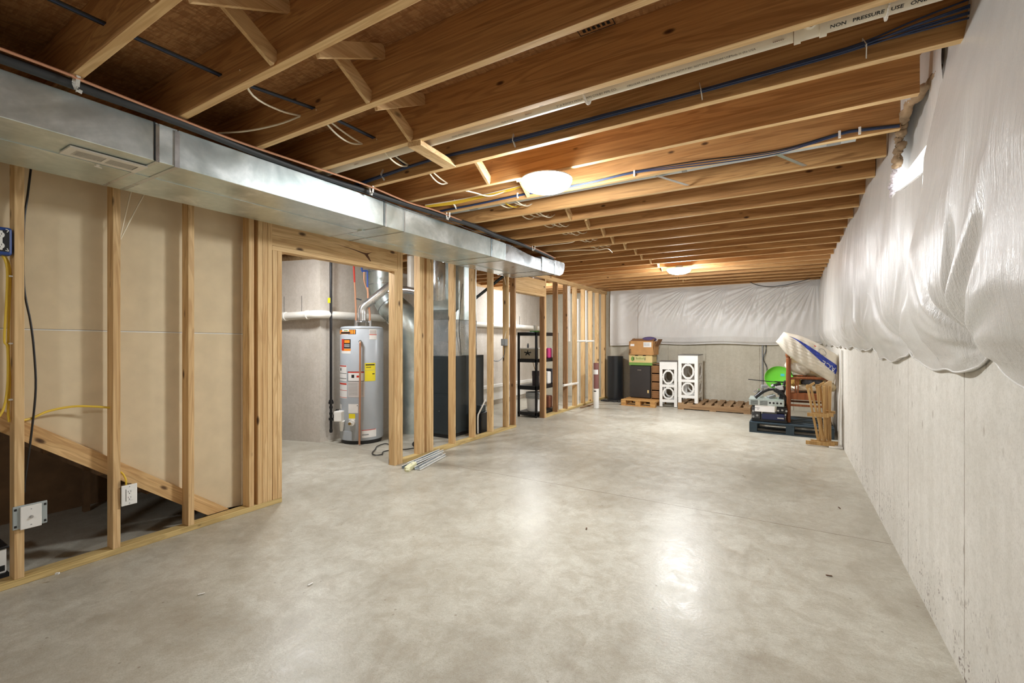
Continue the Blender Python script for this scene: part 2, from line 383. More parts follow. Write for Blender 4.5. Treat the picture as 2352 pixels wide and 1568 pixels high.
# ------------------------------------------------------------------ diagonal braces between joists
def joist_y(i): return .3258+.4064*i
k = 0
bx = {0: -1.76, 1: -1.76, 2: -1.66, 3: -1.78, 4: -1.84, 5: -1.80, 6: -1.70}
for i in range(0, 22):
    x = bx.get(i, -1.68+.02*math.sin(i*2.1)); ya, yb = joist_y(i), joist_y(i+1)-.038
    if i == 4:
        o = B().bar((-1.80, ya-.03, ZC-.012), (-1.87, yb+.01, ZC+.012), .085, .03).build('joist_brace', ST[1], bevel=.002)
        tag(o, 'wide pale board nailed under two joists beside the cream drain pipe', 'brace', 'braces between the joists')
        continue
    if i in (7,):  continue
    lab = {0: 'at the very top left of the photo', 1: 'between the second and third joists from the upper left', 2: 'in the bay right beyond the joist with the blue cable hole', 3: 'in the bay just before the cream drain pipe',
           5: 'just beyond the wide pale board by the drain pipe', 6: 'half hidden by the nearer ceiling lamp'}.get(i, 'in the %s bay beyond the nearer lamp' % ORD[min(i-7, 16)])
    o = B().bar((x, ya, ZS-.02), (x-.03, yb, ZC+.02), .062, .019, up=(1, 0, 0)).build('joist_brace', ST[1])
    tag(o, 'falling diagonal wooden brace '+lab, 'brace', 'braces between the joists')
    if i < 4 or i % 3 == 0:
        o = B().bar((x+.075, ya, ZC+.02), (x+.06, yb, ZS-.02), .062, .019, up=(1, 0, 0)).build('joist_brace', ST[1])
        tag(o, 'rising diagonal wooden brace '+lab, 'brace', 'braces between the joists')

# ------------------------------------------------------------------ stud wall on the left
def stud(y0, y1, lab, z0=.038, z1=2.362, m=None, xb=XW-.089, xf=XW, grp='studs of the left wall'):
    o = B().box(xb, xf, y0, y1, z0, z1).build('wall_stud', m or ST[2], bevel=.0025); return tag(o, lab, 'stud', grp)
stud(.720, .758, 'leftmost full stud, with the blue socket box and coax wall plate on it')
stud(1.136, 1.174, 'second stud from the left, with the white socket outlet low on it')
stud(1.546, 1.584, 'bare stud, third from the left, crossing the sloping stair board')
stud(1.962, 2.000, 'single stud just left of the packed studs beside the doorway')
for j, (y0, z1) in enumerate(((2.030, 2.362), (2.069, 2.362), (2.108, 2.362), (2.150, 2.040), (2.190, 2.040))):
    stud(y0, y0+.038, '%s from the left of the five studs packed left of the utility doorway' % ORD[j], z1=z1)
stud(3.478, 3.516, 'short stud under the header on the right side of the utility doorway', z0=.0, z1=2.04)
stud(3.518, 3.556, 'full stud behind the short one on the right side of the utility doorway', z0=0)
stud(3.558, 3.596, 'last of the three studs on the right side of the utility doorway', z0=0)
for j, y0 in enumerate((3.862, 3.902, 3.975, 4.015, 4.054)):
    stud(y0, y0+.037, '%s of the five-stud cluster above the metal strips on the floor, counted from the left' % ORD[j])
stud(4.472, 4.510, 'knotty single stud in front of the dark furnace, left of two')
stud(4.900, 4.938, 'single stud in front of the dark furnace, right of two')
stud(5.328, 5.366, 'stud between the furnace and the grey control box')
stud(5.745, 5.783, 'stud carrying the small grey control box')
stud(5.945, 5.983, 'stud at the left jamb of the opening with the black shelf', m=RED)
stud(6.925, 6.962, 'short stud under the far header, touching the black shelf', z0=0, z1=2.06, m=RED)
stud(6.964, 7.002, 'full-height stud right of the opening with the black shelf', z0=0)
yy = [7.43, 7.865, 8.30, 8.73, 9.14, 9.53, 9.93]
for j, y0 in enumerate(yy):
    stud(y0, y0+.038, '%s stud beyond the shelf opening, counted towards the far wall' % ORD[j], m=RED if j < 2 else ST[2])
stud(9.972, 10.01, 'corner stud where the left wall meets the far wall blanket')
def plate(y0, y1, z0, lab, m, cat='plate', t=.038):
    return tag(B().box(XW-.089, XW, y0, y1, z0, z0+t).build('wall_plate', m, bevel=.003), lab, cat)
plate(-1.5, 2.229, 0, 'pale bottom plate on the floor under the left studs and stairs', TREAT)
plate(3.60, 5.995, 0, 'bottom plate on the floor in front of the furnace', TREAT)
plate(7.004, 10.08, 0, 'bottom plate on the floor from the shelf opening to the far corner', TREAT)
plate(-1.5, 10.08, 2.362, 'lower top plate running the full length above the left studs', ST[1])
plate(-1.5, 10.08, 2.400, 'upper top plate directly under the joists over the left wall', ST[1], t=.037)
def header(y0, y1, z0, lab):
    t = thing('door_header', lab, 'header', (XW-.045, (y0+y1)/2, z0))
    B().box(XW-.089, XW, y0, y1, z0, z0+.038).build('header_plate', ST[1], t, bevel=.002)
    B().box(XW-.040, XW-.002, y0, y1, z0+.039, z0+.27).build('header_board', ST[1], t, bevel=.002)
    if y0 < 3: B().prism([(2.72, 2.200), (2.95, 2.185), (3.06, 2.172), (3.10, 2.172), (3.14, 2.18), (3.18, 2.20), (3.12, 2.16), (3.14, 2.13), (3.16, 2.10), (3.145, 2.10), (3.11, 2.13), (3.08, 2.155), (2.95, 2.178)], 0, XW-.0022, XW-.0008).build('knot_crack', plain('knot_brown', (92, 56, 32), .7), t)
    B().box(XW-.087, XW-.049, y0, y1, z0+.039, z0+.27).build('header_board', ST[1], t, bevel=.002)
header(2.146, 3.516, 2.04, 'heavy doubled wood header over the utility doorway in front of the water heater')
header(5.984, 6.963, 2.06, 'doubled wood header over the opening with the black shelf')

# ------------------------------------------------------------------ drywall and stairs behind the left studs
sl = lambda y: .876-(y-.776)*.767             # top line of the stair board
b = B(); b.prism([(.06, 1.384), (1.78, .045), (2.14, .005), (2.14, 1.366)], 0, -3.690, -3.676)
t = thing('drywall_panel', 'lower tan drywall sheet behind the left studs, cut along the stair slope', 'drywall', (-3.68, .6, 0))
b.build('sheet', PAPER, t)
b = B(); b.prism([(-1.2, 2.36), (.055, 1.391), (2.14, 1.370), (2.14, 2.66), (-1.2, 2.66)], 0, -3.690, -3.676)
tag(b.build('drywall_panel', PAPER), 'upper tan drywall sheet seen from the back behind the left studs', 'drywall')
b = B(); b.prism([(.06, 1.383), (2.14, 1.362), (2.14, 1.368), (.06, 1.389)], 0, -3.676, -3.674)
b.build('paper_edge', WHITE, t)
t = thing('staircase', 'dark underside of the basement stairs with a pale sloping board behind the left studs', 'staircase', (-4.1, .8, 0))
b = B(); b.prism([(-1.2, sl(-1.2)), (1.87, .036), (1.72, .036), (-1.2, sl(-1.2)-.128)], 0, -3.672, -3.634)
b.build('stringer', SLOPE, t, bevel=.002)
for i in range(8):
    y1 = 1.86-i*.25; z = .19*(i)+.12
    if i: B().box(-4.68, -3.70, y1-.24, y1+.03, z-.03, z).build('tread', DARKW, t)
    B().box(-4.68, -3.70, y1+.012, y1+.03, max(0.002, z-.19), z-.03).build('riser', DARKW, t)
b = B().box(-4.85, -4.80, -1.6, 2.35, 0, ZS); b.box(-4.80, -3.70, 2.18, 2.20, 0, ZS); struct('wall_stair', b, DARKW)
tag(B().box(-4.66, -4.62, 1.31, 1.348, 0, .6).build('support_post', DARKW), 'dim short post standing in the dark under the stairs', 'post')
t = thing('storage_box', 'white storage box cut off by the left edge under the stairs', 'box', (-3.86, .62, 0))
B().box(-4.05, -3.70, .40, .735, .0, .03).build('base', BLACK, t); B().box(-4.04, -3.71, .41, .728, .03, .165).build('body', WHITE, t, bevel=.008)
B().box(-3.709, -3.707, .66, .72, .045, .075).build('barcode', INK, t); B().box(-4.05, -3.70, .40, .735, .166, .18).build('lid', BLACK, t, bevel=.004)

# ------------------------------------------------------------------ ceiling lamps
def lamp(x, y, st, lab):
    t = thing('ceiling_lamp', lab, 'lamp', (x, y, 2.33), 'round flush ceiling lamps')
    g = glow('lamp_glass', (.94, .975, 1, 1), st); R = .168
    B().lathe((x, y, 0), [(.001, 2.312), (.05, 2.314), (.10, 2.322), (.135, 2.336), (.157, 2.354), (R, 2.376), (R, 2.388)], 40, cap=False).build('diffuser', g, t, smooth=True)
    B().lathe((x, y, 0), [(R+.002, 2.388), (R+.002, 2.396), (.150, 2.402), (.001, 2.404)], 40, cap=False).build('base_ring', WHITE, t, smooth=True)
    B().lathe((x, y, 0), [(.055, 2.40), (.055, 2.437)], 20).build('ceiling_box', GREY, t, smooth=True)
lamp(-1.382, 2.745, LAMP_MAIN, 'nearer round white ceiling lamp, glowing under the knotty joist')
lamp(-1.395, 7.19, LAMP_FAR, 'farther round ceiling lamp, glowing near the far wall')
lamp(-1.39, -1.9, FILL_REAR, 'unseen round fill lamp added behind the camera')  # unseen lamp, added to brighten the near end of the room
lamp(-4.45, 3.05, FILL_UTIL, 'unseen round fill lamp added over the utility room doorway')  # unseen, added as fill where the bright concrete implies a light
lamp(-4.4, 8.1, FILL_UTIL, 'unseen round fill lamp added over the back of the utility room')  # second unseen utility lamp, added for brightness behind the far header

# ------------------------------------------------------------------ supply duct and its register
t = thing('air_duct', 'long rectangular galvanized air duct hanging under the joists along the left wall', 'duct', (-3.0, 2, 2.2))
DX0, DX1, DZ0, DZ1 = -3.33, -2.665, 2.20, 2.391
for y0, y1 in ((-1.6, 1.033), (1.036, 1.118), (1.122, 2.524), (2.530, 2.728), (2.732, 4.016), (4.02, 4.283)):
    B().box(DX0, DX1, y0, y1, DZ0, DZ1).build('duct_section', GALV, t, bevel=.003)
B().prism([(4.286, DZ0), (5.160, DZ0), (5.160, 2.352), (4.98, 2.345), (4.78, 2.355), (4.58, 2.374), (4.42, 2.391), (4.286, DZ1)], 0, DX0, DX1).build('duct_section', GALVD, t, bevel=.003)
B().box(DX0, DX1, 5.164, 5.525, DZ0, 2.385).build('duct_section', GALVD, t, bevel=.003)
b = B(); prof = [(5.53, 2.20), (5.70, 2.20), (5.80, 2.24), (5.85, 2.31), (5.86, 2.38), (5.84, 2.398), (5.53, 2.398)]
b.prism(prof, 0, -2.72, DX1); b.prism([(5.53, 2.22), (5.64, 2.24), (5.66, 2.36), (5.53, 2.37)], 0, -3.2, -2.72)
b.build('end_cap', GALVD, t, bevel=.004)
for y, wd in ((1.030, .016), (1.115, .022), (2.527, .010), (2.73, .010), (4.018, .010), (4.285, .012), (5.162, .012), (5.528, .010)):
    b = B(); b.box(DX1, DX1+.006, y-wd/2, y+wd/2, DZ0-.004, DZ1-.01 if y < 4.5 else 2.35); b.box(DX0, DX1, y-wd/2, y+wd/2, DZ0-.004, DZ0)
    b.build('cleat', GALVD, t)
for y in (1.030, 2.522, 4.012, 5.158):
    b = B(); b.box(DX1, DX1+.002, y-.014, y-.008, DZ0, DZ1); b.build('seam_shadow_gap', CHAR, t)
b = B(); b.box(DX0, -2.95, -1.6, 2.52, DZ0-.003, DZ0-.0005); b.box(-3.12, -3.114, 2.52, 5.1, DZ0-.004, DZ0-.0005); b.box(-2.95, -2.90, 2.50, 2.53, DZ0-.012, DZ0)
b.build('bottom_flange', GALV, t)
v = thing('vent_register', 'cream louvered floor-style vent register screwed to the underside of the duct', 'register', (-2.84, .885, 2.19))
b = B(); x0, x1, y0, y1 = -2.912, -2.768, .738, 1.030
b.box(x0, x0+.032, y0, y1, 2.189, 2.196); b.box(x1-.032, x1, y0, y1, 2.189, 2.196); b.box(x0+.032, x1-.032, y0, y0+.03, 2.189, 2.196); b.box(x0+.032, x1-.032, y1-.026, y1, 2.189, 2.196); b.box(x0+.032, x1-.032, .878, .892, 2.189, 2.196)
b.build('frame', PVC, v)
b = B()
for i in range(15):
    for a in (.772, .896): b.obox((-2.84, a+i*.0072, 2.192), (.079, .0016, .007), (.5, 0, 0))
b.build('louvers', PVC, v); B().box(x0+.03, x1-.03, y0+.028, y1-.024, 2.1965, 2.1985).build('damper', BLACK, v)
b = B(); b.bar((-2.915, .88, 2.186), (-2.935, .885, 2.178), .012, .003); b.bar((-2.935, .87, 2.178), (-2.935, .90, 2.176), .010, .004); b.build('lever', PVC, v)

# ------------------------------------------------------------------ line set, straps, wiring overhead
def cable(name, pts, r, m, lab, cat='cable', group=None, n=8, smooth=True, sub=5):
    return tag(B().tube(pts, r, n, smooth, sub).build(name, m, smooth=True), lab, cat, group)
cable('refrigerant_line', [(-2.62, -1.5, 2.4135), (-2.62, .5, 2.4135), (-2.622, .72, 2.4135), (-2.62, 1.1, 2.4135), (-2.66, 1.5, 2.4135), (-2.68, 1.95, 2.4135), (-2.65, 2.3, 2.4135), (-2.62, 2.75, 2.4135), (-2.59, 3.2, 2.4135), (-2.57, 3.6, 2.4135), (-2.60, 4.0, 2.4135), (-2.60, 4.5, 2.4135), (-2.62, 5.0, 2.4135), (-2.66, 5.45, 2.41), (-2.75, 5.55, 2.4135)], 0.0205, RUBBER, 'black foam-covered refrigerant line running on top edge of the duct', 'pipe', n=14)
cable('copper_line', [(-2.565, -1.5, 2.425), (-2.565, .48, 2.426), (-2.575, .72, 2.424), (-2.60, 1.08, 2.422), (-2.612, 1.4, 2.420), (-2.585, 1.75, 2.418), (-2.566, 2.25, 2.422), (-2.585, 2.7, 2.416), (-2.555, 3.0, 2.418), (-2.58, 3.6, 2.420), (-2.63, 4.0, 2.422), (-2.59, 4.5, 2.422), (-2.60, 5.0, 2.42), (-2.64, 5.5, 2.41)], .0065, COPPER, 'bare copper tube running beside the black foam line above the duct', 'pipe')
cable('wire', [(-2.60, .75, 2.43), (-2.66, 1.1, 2.428), (-2.70, 1.6, 2.405), (-2.655, 1.95, 2.392), (-2.64, 2.2, 2.395), (-2.64, 2.7, 2.38), (-2.60, 3.2, 2.385), (-2.63, 3.7, 2.39), (-2.60, 4.4, 2.40), (-2.63, 5.0, 2.405)], .003, CHAR, 'thin dark thermostat wire sagging along the black foam line')
cable('flat_duct_strap', [(-2.72, 1.55, 2.432), (-2.74, 1.9, 2.425), (-2.72, 2.2, 2.43)], .014, CHAR, 'short extra length of dark foam line lying over the duct top', 'pipe')
def strap(x, y, lab, m=WHITE, z0=2.385, tilt=0.0):
    b = B(); pts = [(y-.022, 2.437), (y-.026, 2.41), (y-.018, z0+.002), (y, z0-.002)]
    for (ya, za), (yb, zb) in zip(pts, pts[1:]): b.bar((x, ya, za), (x+tilt, yb, zb), .016, .0015, up=(1, 0, 0))
    b.bar((x+.03, y-.02, 2.436), (x+.03, y-.024, z0+.004), .014, .0015, up=(1, 0, 0)); b.bar((x+.03, y-.024, z0+.004), (x-.01, y-.018, z0), .014, .0015, up=(0, 1, 0))
    for k in range(3): b.obox((x+.0305+.008, y-.024, 2.40+.012*k), (.001, .004, .004))
    return tag(b.build('pipe_strap', m), lab, 'strap', 'straps holding the black foam line')
strap(-2.60, .732, 'wide perforated metal strap holding the black line at the second joist', plain('zinc_strap', (214, 214, 208), .4))
strap(-2.60, 2.34, 'small white strap on the black line, left of the cream drain pipe end')
strap(-2.555, 3.16, 'white strap on the black line by the yellow cables')
strap(-2.58, 4.78, 'farthest white strap on the black line above the duct')
# cream drain pipe
t = thing('drain_pipe', 'cream plastic drain pipe with black print hung between two joists', 'pipe', (-1, 2.05, 2.46))
PY, PZ, PR = 2.052, 2.503, .044
B().cyl((-2.9, PY, PZ), (.02, PY, PZ), PR, n=32).cyl((.126, PY, PZ), (.57, PY, PZ), PR, n=32).build('pipe', PVCG, t, smooth=True)
for x in (.022, .104): B().cyl((x, PY, PZ), (x+.022, PY, PZ), PR+.009, n=32).build('coupling', PVCG, t, smooth=True)
B().cyl((.04, PY, PZ), (.108, PY, PZ), PR+.003, n=32).cyl((.074, PY, PZ), (.074, PY-.062, PZ-.012), .030, n=24).build('tee', PVCG, t, smooth=True)
B().cyl((.074, PY-.062, PZ-.012), (.074, PY-.07, PZ-.014), .033, n=8).build('clean_out_plug', PVCG, t)
for x in (-.82, .30):
    b = B(); m = 18
    for i in range(m):
        a0, a1 = PI*1.0+PI*i/m, PI*1.0+PI*(i+1)/m
        b.bar((x, PY+(PR+.004)*math.cos(a0), PZ+(PR+.004)*math.sin(a0)), (x, PY+(PR+.004)*math.cos(a1), PZ+(PR+.004)*math.sin(a1)), .022, .005, up=(1, 0, 0))
    b.box(x-.011, x+.011, PY-PR-.007, PY-PR-.003, PZ, ZC+.10); b.box(x-.011, x+.011, PY+PR+.003, PY+PR+.007, PZ-.0, PZ+.05)
    b.build('hanger', PVC, t)
def piprint(txt, x, size, a0=3.78, st=1.0, bold=0):
    b = B(); b.text(txt, size, None, bold=bold, bend=lambda p: (x+p.x*st, PY+(PR+.0008)*math.cos(a0-p.y/PR), PZ+(PR+.0008)*math.sin(a0-p.y/PR)))
    return b
piprint('NON   PRESSURE   USE   ONLY', .134, .0185, 4.42, 1.12, .02).build('printing', INK, t)
for txt, x, s in (('3" X ROCKY MOUNTAIN COLBY PIPE CO.', -.97, .0155), ('CELLULAR CORE ABS OR PVC DWV ASTM F 891', -.62, .0125), ('NOT FOR PRESSURE USE', -.335, .012), ('Made in the USA', -.20, .013), ('SOLID WALL DRAIN', -1.62, .013), ('Made in USA', -1.29, .013)):
    piprint(txt, x, s, 4.40, 1.05).build('printing', plain('faded_print', (92, 84, 74), .7), t)
for x in (-1.14, -.045, -2.3): B().lathe((0, 0, 0), [(PR+.0006, 0), (PR+.0006, .02)], 8, (3.9, 4.2), cap=False)  # marks below
b = B()
for x in (-1.14, -.045, -2.42):
    for i in range(6): b.obox((x+i*.0065, PY+(PR+.0006)*math.cos(4.2), PZ+(PR+.0006)*math.sin(4.2)), (.0035, .001, .014), (-1.05, 0, 0))
b.build('print_bars', plain('red_brown_print', (120, 60, 56), .7), t)
# blue data cables on joist 6
for k_, (dz, dy) in enumerate(((0, 0), (.008, -.004), (-.007, -.003), (.001, -.009), (-.004, -.012), (.012, -.002))):
    e = .022*(k_-2)*.5
    cable('data_cable', [(-2.75, 2.302+dy, 2.462+dz), (-2.45, 2.300+dy, 2.478+dz), (-2.0, 2.300+dy, 2.500+dz*.7), (-1.4, 2.300+dy, 2.487+dz), (-.8, 2.300+dy, 2.487+dz), (-.36, 2.300+dy, 2.485+dz*.8), (.1, 2.300+dy, 2.492+dz), (.26, 2.300+dy, 2.500+dz), (.42, 2.298+dy, 2.510+dz+e*.6), (.57, 2.296+dy, 2.518+dz+e)], .0036, BLUEC,
          '%s of the blue cables bundled along the joist behind the cream drain pipe' % (('lowest' if k_ == 2 else 'topmost' if k_ == 5 else 'one')), group='bundled blue cables behind the drain pipe')
for x, l in ((-2.46, 'leftmost'), (-1.38, 'second'), (-.355, 'third'), (.26, 'last, blanket-side')):
    b = B(); b.bar((x, 2.312, 2.53), (x+.01, 2.283, 2.487), .013, .003, up=(1, 0, 0)); b.bar((x+.01, 2.283, 2.487), (x+.012, 2.312, 2.452), .013, .003, up=(1, 0, 0))
    tag(b.build('cable_strap', WHITE), l+' white plastic strap over the blue cables behind the drain pipe', 'strap', 'straps on the blue cables')
# thin blue cables on joist 8
Yc = 3.126
for q, (m, off, lab) in enumerate(((BLUEC, 0, 'blue cable sagging below the joist beyond the nearer lamp'), (BLUEC, .006, 'second blue cable sagging below the joist beyond the nearer lamp'), (BLACK, .012, 'black cable running just above the sagging blue ones beyond the nearer lamp'))):
    h = off
    cable('data_cable', [(-2.62, Yc, 2.450+h), (-2.2, Yc, 2.452+h), (-1.8, Yc-.002, 2.458+h), (-1.28, Yc, 2.452+h), (-.9, Yc-.002, 2.466+h), (-.5, Yc-.003, 2.436+h*2.6), (-.2, Yc-.003, 2.422+h*2), (.0, Yc-.003, 2.424+h*1.5), (.254, Yc, 2.462+h), (.34, Yc, 2.462+h), (.51, Yc, 2.445+h)], .0035, m, lab, group='cables along the joist beyond the lamp')
for x, l in ((-1.83, 'left of the nearer lamp'), (-.9, 'right of the nearer lamp'), (.25, 'near the torn blanket'), (.34, 'closest to the torn blanket')):
    B_ = B().box(x-.006, x+.006, Yc-.006, Yc+.008, 2.445, 2.485); tag(B_.build('cable_staple', WHITE, bevel=.002), 'tiny white cable staple on the joist, '+l, 'staple', 'cable staples beyond the lamp')
# grey vent pipe in the next bay
t = thing('vent_pipe', 'long pale grey round metal vent pipe with dark tape bands between two joists', 'pipe', (-1, 3.33, 2.47))
B().cyl((-2.68, 3.30, 2.525), (.34, 3.30, 2.525), .052, n=28).build('pipe', plain('pale_painted_steel', (200, 206, 206), .35, .3), t, smooth=True)
for x0, x1 in ((.20, .27), (-.62, -.585), (-2.42, -2.33)): B().cyl((x0, 3.30, 2.525), (x1, 3.30, 2.525), .0535, n=28).build('tape_band', GREY, t, smooth=True)
B().cyl((.34, 3.30, 2.525), (.345, 3.30, 2.525), .054, .02, n=28).build('end_cap', GREY, t, smooth=True)
for x, l in ((-.72, 'right of the nearer lamp'), (.0, 'midway to the blanket')):
    b = B().bar((x-.06, 3.24, 2.462), (x+.10, 3.52, 2.448), .026, .0015, up=(0, 0, 1)); tag(b.build('pipe_hanger', STEEL), 'bent metal hanger strip crossing under the grey vent pipe, '+l, 'strap')
# cable through the holes of the first joists
def droop(x0, z0, ya, yb, dx=0, dz=.03, x1=None):
    x1 = x0 if x1 is None else x1
    return [(x0+(x1-x0)*s_+dx*4*s_*(1-s_), ya+(yb-ya)*s_, z0-dz*4*s_*(1-s_)) for s_ in (0, .25, .5, .75, 1)]
for q, dx in enumerate((0, .011, -.010)):
    pts = []
    for i in range(0, 5):
        xa = (-2.24, -2.235, -2.215, -2.115, -2.115, -2.25)
        pts += droop(xa[i]+dx, 2.525, joist_y(i)-.04, joist_y(i+1)-.04, dz=.0, x1=xa[i+1]+dx)
    cable('data_cable', pts, .0042, (BLUEC, BLACK, BLACK)[q], ('blue', 'black', 'other black')[q]+' cable threaded through holes in the joists at upper left', group='cables threaded through the first joists')
for i in (2, 3, 4, 5):
    ya, yb = joist_y(i)-.038, joist_y(i+1)-.038
    if i == 2:
        cable('electrical_cable', [(-2.05, ya, 2.50), (-2.13, ya+.1, 2.455), (-2.19, ya+.27, 2.475), (-2.225, yb, 2.515)], .0048, WHC, 'white cable drooping between joists, upper branch of the fork by the duct')
        cable('electrical_cable', [(-2.75, ya+.22, 2.47), (-2.55, ya+.30, 2.468), (-2.35, ya+.36, 2.48), (-2.225, yb, 2.512)], .0048, WHC, 'white cable drooping between joists, lower branch of the fork by the duct')
    else:
        for dz in (.012, .055):
            cable('electrical_cable', droop(-2.09, 2.512, ya, yb, x1=-2.215, dz=dz), .0048, WHC, ('upper' if dz < .02 else 'lower')+' white cable of the loop '+{3: 'before the cream drain pipe', 4: 'beside the cream drain pipe end', 5: 'on the joist below the wide pale brace'}[i])
for q in range(4):
    x = -2.10+.062*q
    for i in range(7, 13):
        ya, yb = joist_y(i)-.038, joist_y(i+1)-.038
        z = 2.53-.004*q
        cable('electrical_cable', droop(x-.02, z, ya, yb, x1=x+.015*math.sin(i*3+q), dz=.055+.012*math.sin(q*2+i), dx=.02), .0052, YELC if (q == 1 and i == 7) else WHC,
              'one of four short cable loops hanging in the %s bay beyond the sagging blue cables' % ORD[i-7], group='cable loops hanging through the joist bays, bay %s' % ORD[i-7], sub=4)
cable('electrical_cable', [(-1.9, 5.62, 2.43), (-1.85, 5.30, 2.42), (-1.95, 5.24, 2.405), (-2.2, 5.2, 2.42), (-2.5, 5.15, 2.43)], .005, WHC, 'long loose white cable curling toward the duct end')
cable('electrical_cable', [(-2.55, 4.75, 2.42), (-2.3, 4.78, 2.425), (-2.1, 4.80, 2.43), (-2.05, 4.84, 2.47)], .004, WHC, 'thin white cable strung along a joist from the farthest strap')
for q in range(4):
    cable('electrical_cable', [(-2.70, 3.02, 2.475+.006*q), (-2.44, 3.10, 2.487+.009*q), (-2.2, 3.118, 2.500+.007*q), (-2.03, 3.12, 2.506+.006*q), (-1.85+.06*q, 3.12, 2.516+.008*q)], .005, YELC if q < 3 else WHC, 'yellow cable fanning out by the white strap under the nearer lamp joist' if q < 3 else 'white cable on top of the fanned yellow cables', group='fanned yellow cables' if q < 3 else None)
cable('electrical_cable', [(-2.1, 2.76, 2.452), (-2.08, 2.9, 2.465), (-2.075, 3.08, 2.488), (-1.95, 3.12, 2.512), (-1.7, 3.11, 2.548), (-1.5, 3.0, 2.57), (-1.42, 2.80, 2.50)], .0055, WHC, 'white cable running along the joist into the nearer lamp')
b = B(); b.bar((-2.46, 3.13, 2.53), (-2.45, 3.10, 2.49), .016, .004, up=(1, 0, 0)); b.bar((-2.45, 3.10, 2.49), (-2.44, 3.128, 2.448), .016, .004, up=(1, 0, 0)); tag(b.build('cable_strap', WHITE), 'white plastic strap holding the fanned yellow cables', 'strap')
cable('wire', [(-.62, 10.0, 2.45), (-.5, 9.9, 2.38), (-.3, 9.86, 2.33), (-.05, 9.85, 2.34), (.15, 9.86, 2.38), (.36, 9.9, 2.44)], .006, CHAR, 'dark wire sagging in front of the far wall blanket')

# ------------------------------------------------------------------ things on the left studs
def screwdots(b, pts):
    for p in pts: b.cyl((p[0], p[1], p[2]), (p[0]+.0012, p[1], p[2]), .003, n=8)
t = thing('outlet_box', 'blue electrical box with a bare white double socket on the leftmost stud', 'outlet', (-3.54, .675, 1.77))
B().box(-3.60, -3.520, .615, .712, 1.765, 1.912).build('box', plain('blue_box_plastic', (34, 66, 132), .4), t, bevel=.012)
B().box(-3.521, -3.5185, .628, .700, 1.782, 1.895).build('socket_recess', BLACK, t)
b = B()
for z in (1.868, 1.812): b.cyl((-3.519, .664, z), (-3.512, .664, z), .0175, n=20)
b.box(-3.519, -3.514, .654, .674, 1.79, 1.89); b.build('receptacle', WHITE, t, smooth=True)
b = B()
for z in (1.868, 1.812): b.box(-3.512, -3.5112, .656, .658, z, z+.009); b.box(-3.512, -3.5112, .669, .671, z, z+.009); b.cyl((-3.512, .664, z-.008), (-3.5112, .664, z-.008), .0028, n=8)
b.build('slot', INK, t)
b = B(); b.tube([(-3.517, .690, 1.905-.02), (-3.514, .695, 1.895), (-3.514, .685, 1.90)], .002); b.tube([(-3.517, .685, 1.79), (-3.514, .695, 1.787), (-3.514, .690, 1.80)], .002); b.build('mounting_ear', WHITE, t)
t = thing('coax_plate', 'white coax wall plate on a grey metal bracket, low on the leftmost stud', 'wall plate', (-3.52, .77, .30))
b = B(); b.box(-3.531, -3.521, .712, .845, .306, .430); b.build('bracket', plain('grey_bracket', (168, 176, 176), .4, .3), t, bevel=.003)
b = B(); [b.box(-3.5212, -3.5200, y-.005, y+.005, z-.006, z+.006) for y in (.722, .836) for z in (.322, .412)]; b.build('bracket_slot', INK, t)
B().box(-3.520, -3.508, .738, .820, .302, .424).build('plate', WHITE, t, bevel=.003)
B().cyl((-3.508, .779, .363), (-3.494, .779, .363), .0055, n=12).cyl((-3.508, .779, .363), (-3.504, .779, .363), .009, n=6).build('coax_jack', STEEL, t)
b = B(); screwdots(b, [(-3.508, .779, .405), (-3.508, .779, .321)]); b.build('screw', GREY, t)
t = thing('socket_outlet', 'white square socket outlet plate low on the second stud from the left', 'outlet', (-3.52, 1.21, .29))
B().box(-3.58, -3.522, 1.176, 1.240, .305, .41).build('box', BLACK, t); B().box(-3.522, -3.512, 1.172, 1.252, .292, .418).build('plate', WHITE, t, bevel=.003)
B().box(-3.512, -3.5095, 1.195, 1.229, .320, .392).build('receptacle', WHITE, t, bevel=.001)
b = B()
for z in (.372, .336):
    b.box(-3.5096, -3.509, 1.203, 1.205, z, z+.010); b.box(-3.5096, -3.509, 1.216, 1.218, z, z+.010); b.cyl((-3.5096, 1.2105, z-.007), (-3.509, 1.2105, z-.007), .003, n=8)
b.box(-3.5122, -3.5115, 1.1925, 1.1945, .318, .394); b.build('slot', INK, t)
b = B(); screwdots(b, [(-3.512, 1.212, .406), (-3.512, 1.212, .304)]); b.build('screw', GREY, t)
cable('electrical_cable', [(-3.56, .680, 1.775), (-3.562, .700, 1.70), (-3.562, .697, 1.5), (-3.562, .690, 1.32), (-3.562, .702, 1.27), (-3.562, .700, 1.05), (-3.562, .674, .92), (-3.56, .60, .86)], .0055, YELC, 'outer yellow cable dropping from the blue socket box', group='yellow cables below the blue box')
cable('electrical_cable', [(-3.575, .690, 1.775), (-3.575, .712, 1.70), (-3.575, .710, 1.5), (-3.575, .706, 1.3), (-3.575, .712, 1.1), (-3.575, .706, .95), (-3.575, .71, .88)], .0055, YELC, 'inner yellow cable dropping from the blue socket box', group='yellow cables below the blue box')
for z, l in ((1.66, 'upper'), (1.30, 'middle'), (1.0, 'lower')): tag(B().box(-3.585, -3.552, .705, .7195, z-.004, z+.004).build('cable_staple', WHITE), l+' white staple on the yellow cables beside the leftmost stud', 'staple')
cable('electrical_cable', [(-3.575, .756, .880), (-3.59, .80, .886), (-3.60, .87, .915), (-3.60, .97, .928), (-3.59, 1.06, .918), (-3.575, 1.138, .902)], .0065, YELC, 'yellow cable arching between the first two studs above the stair board')
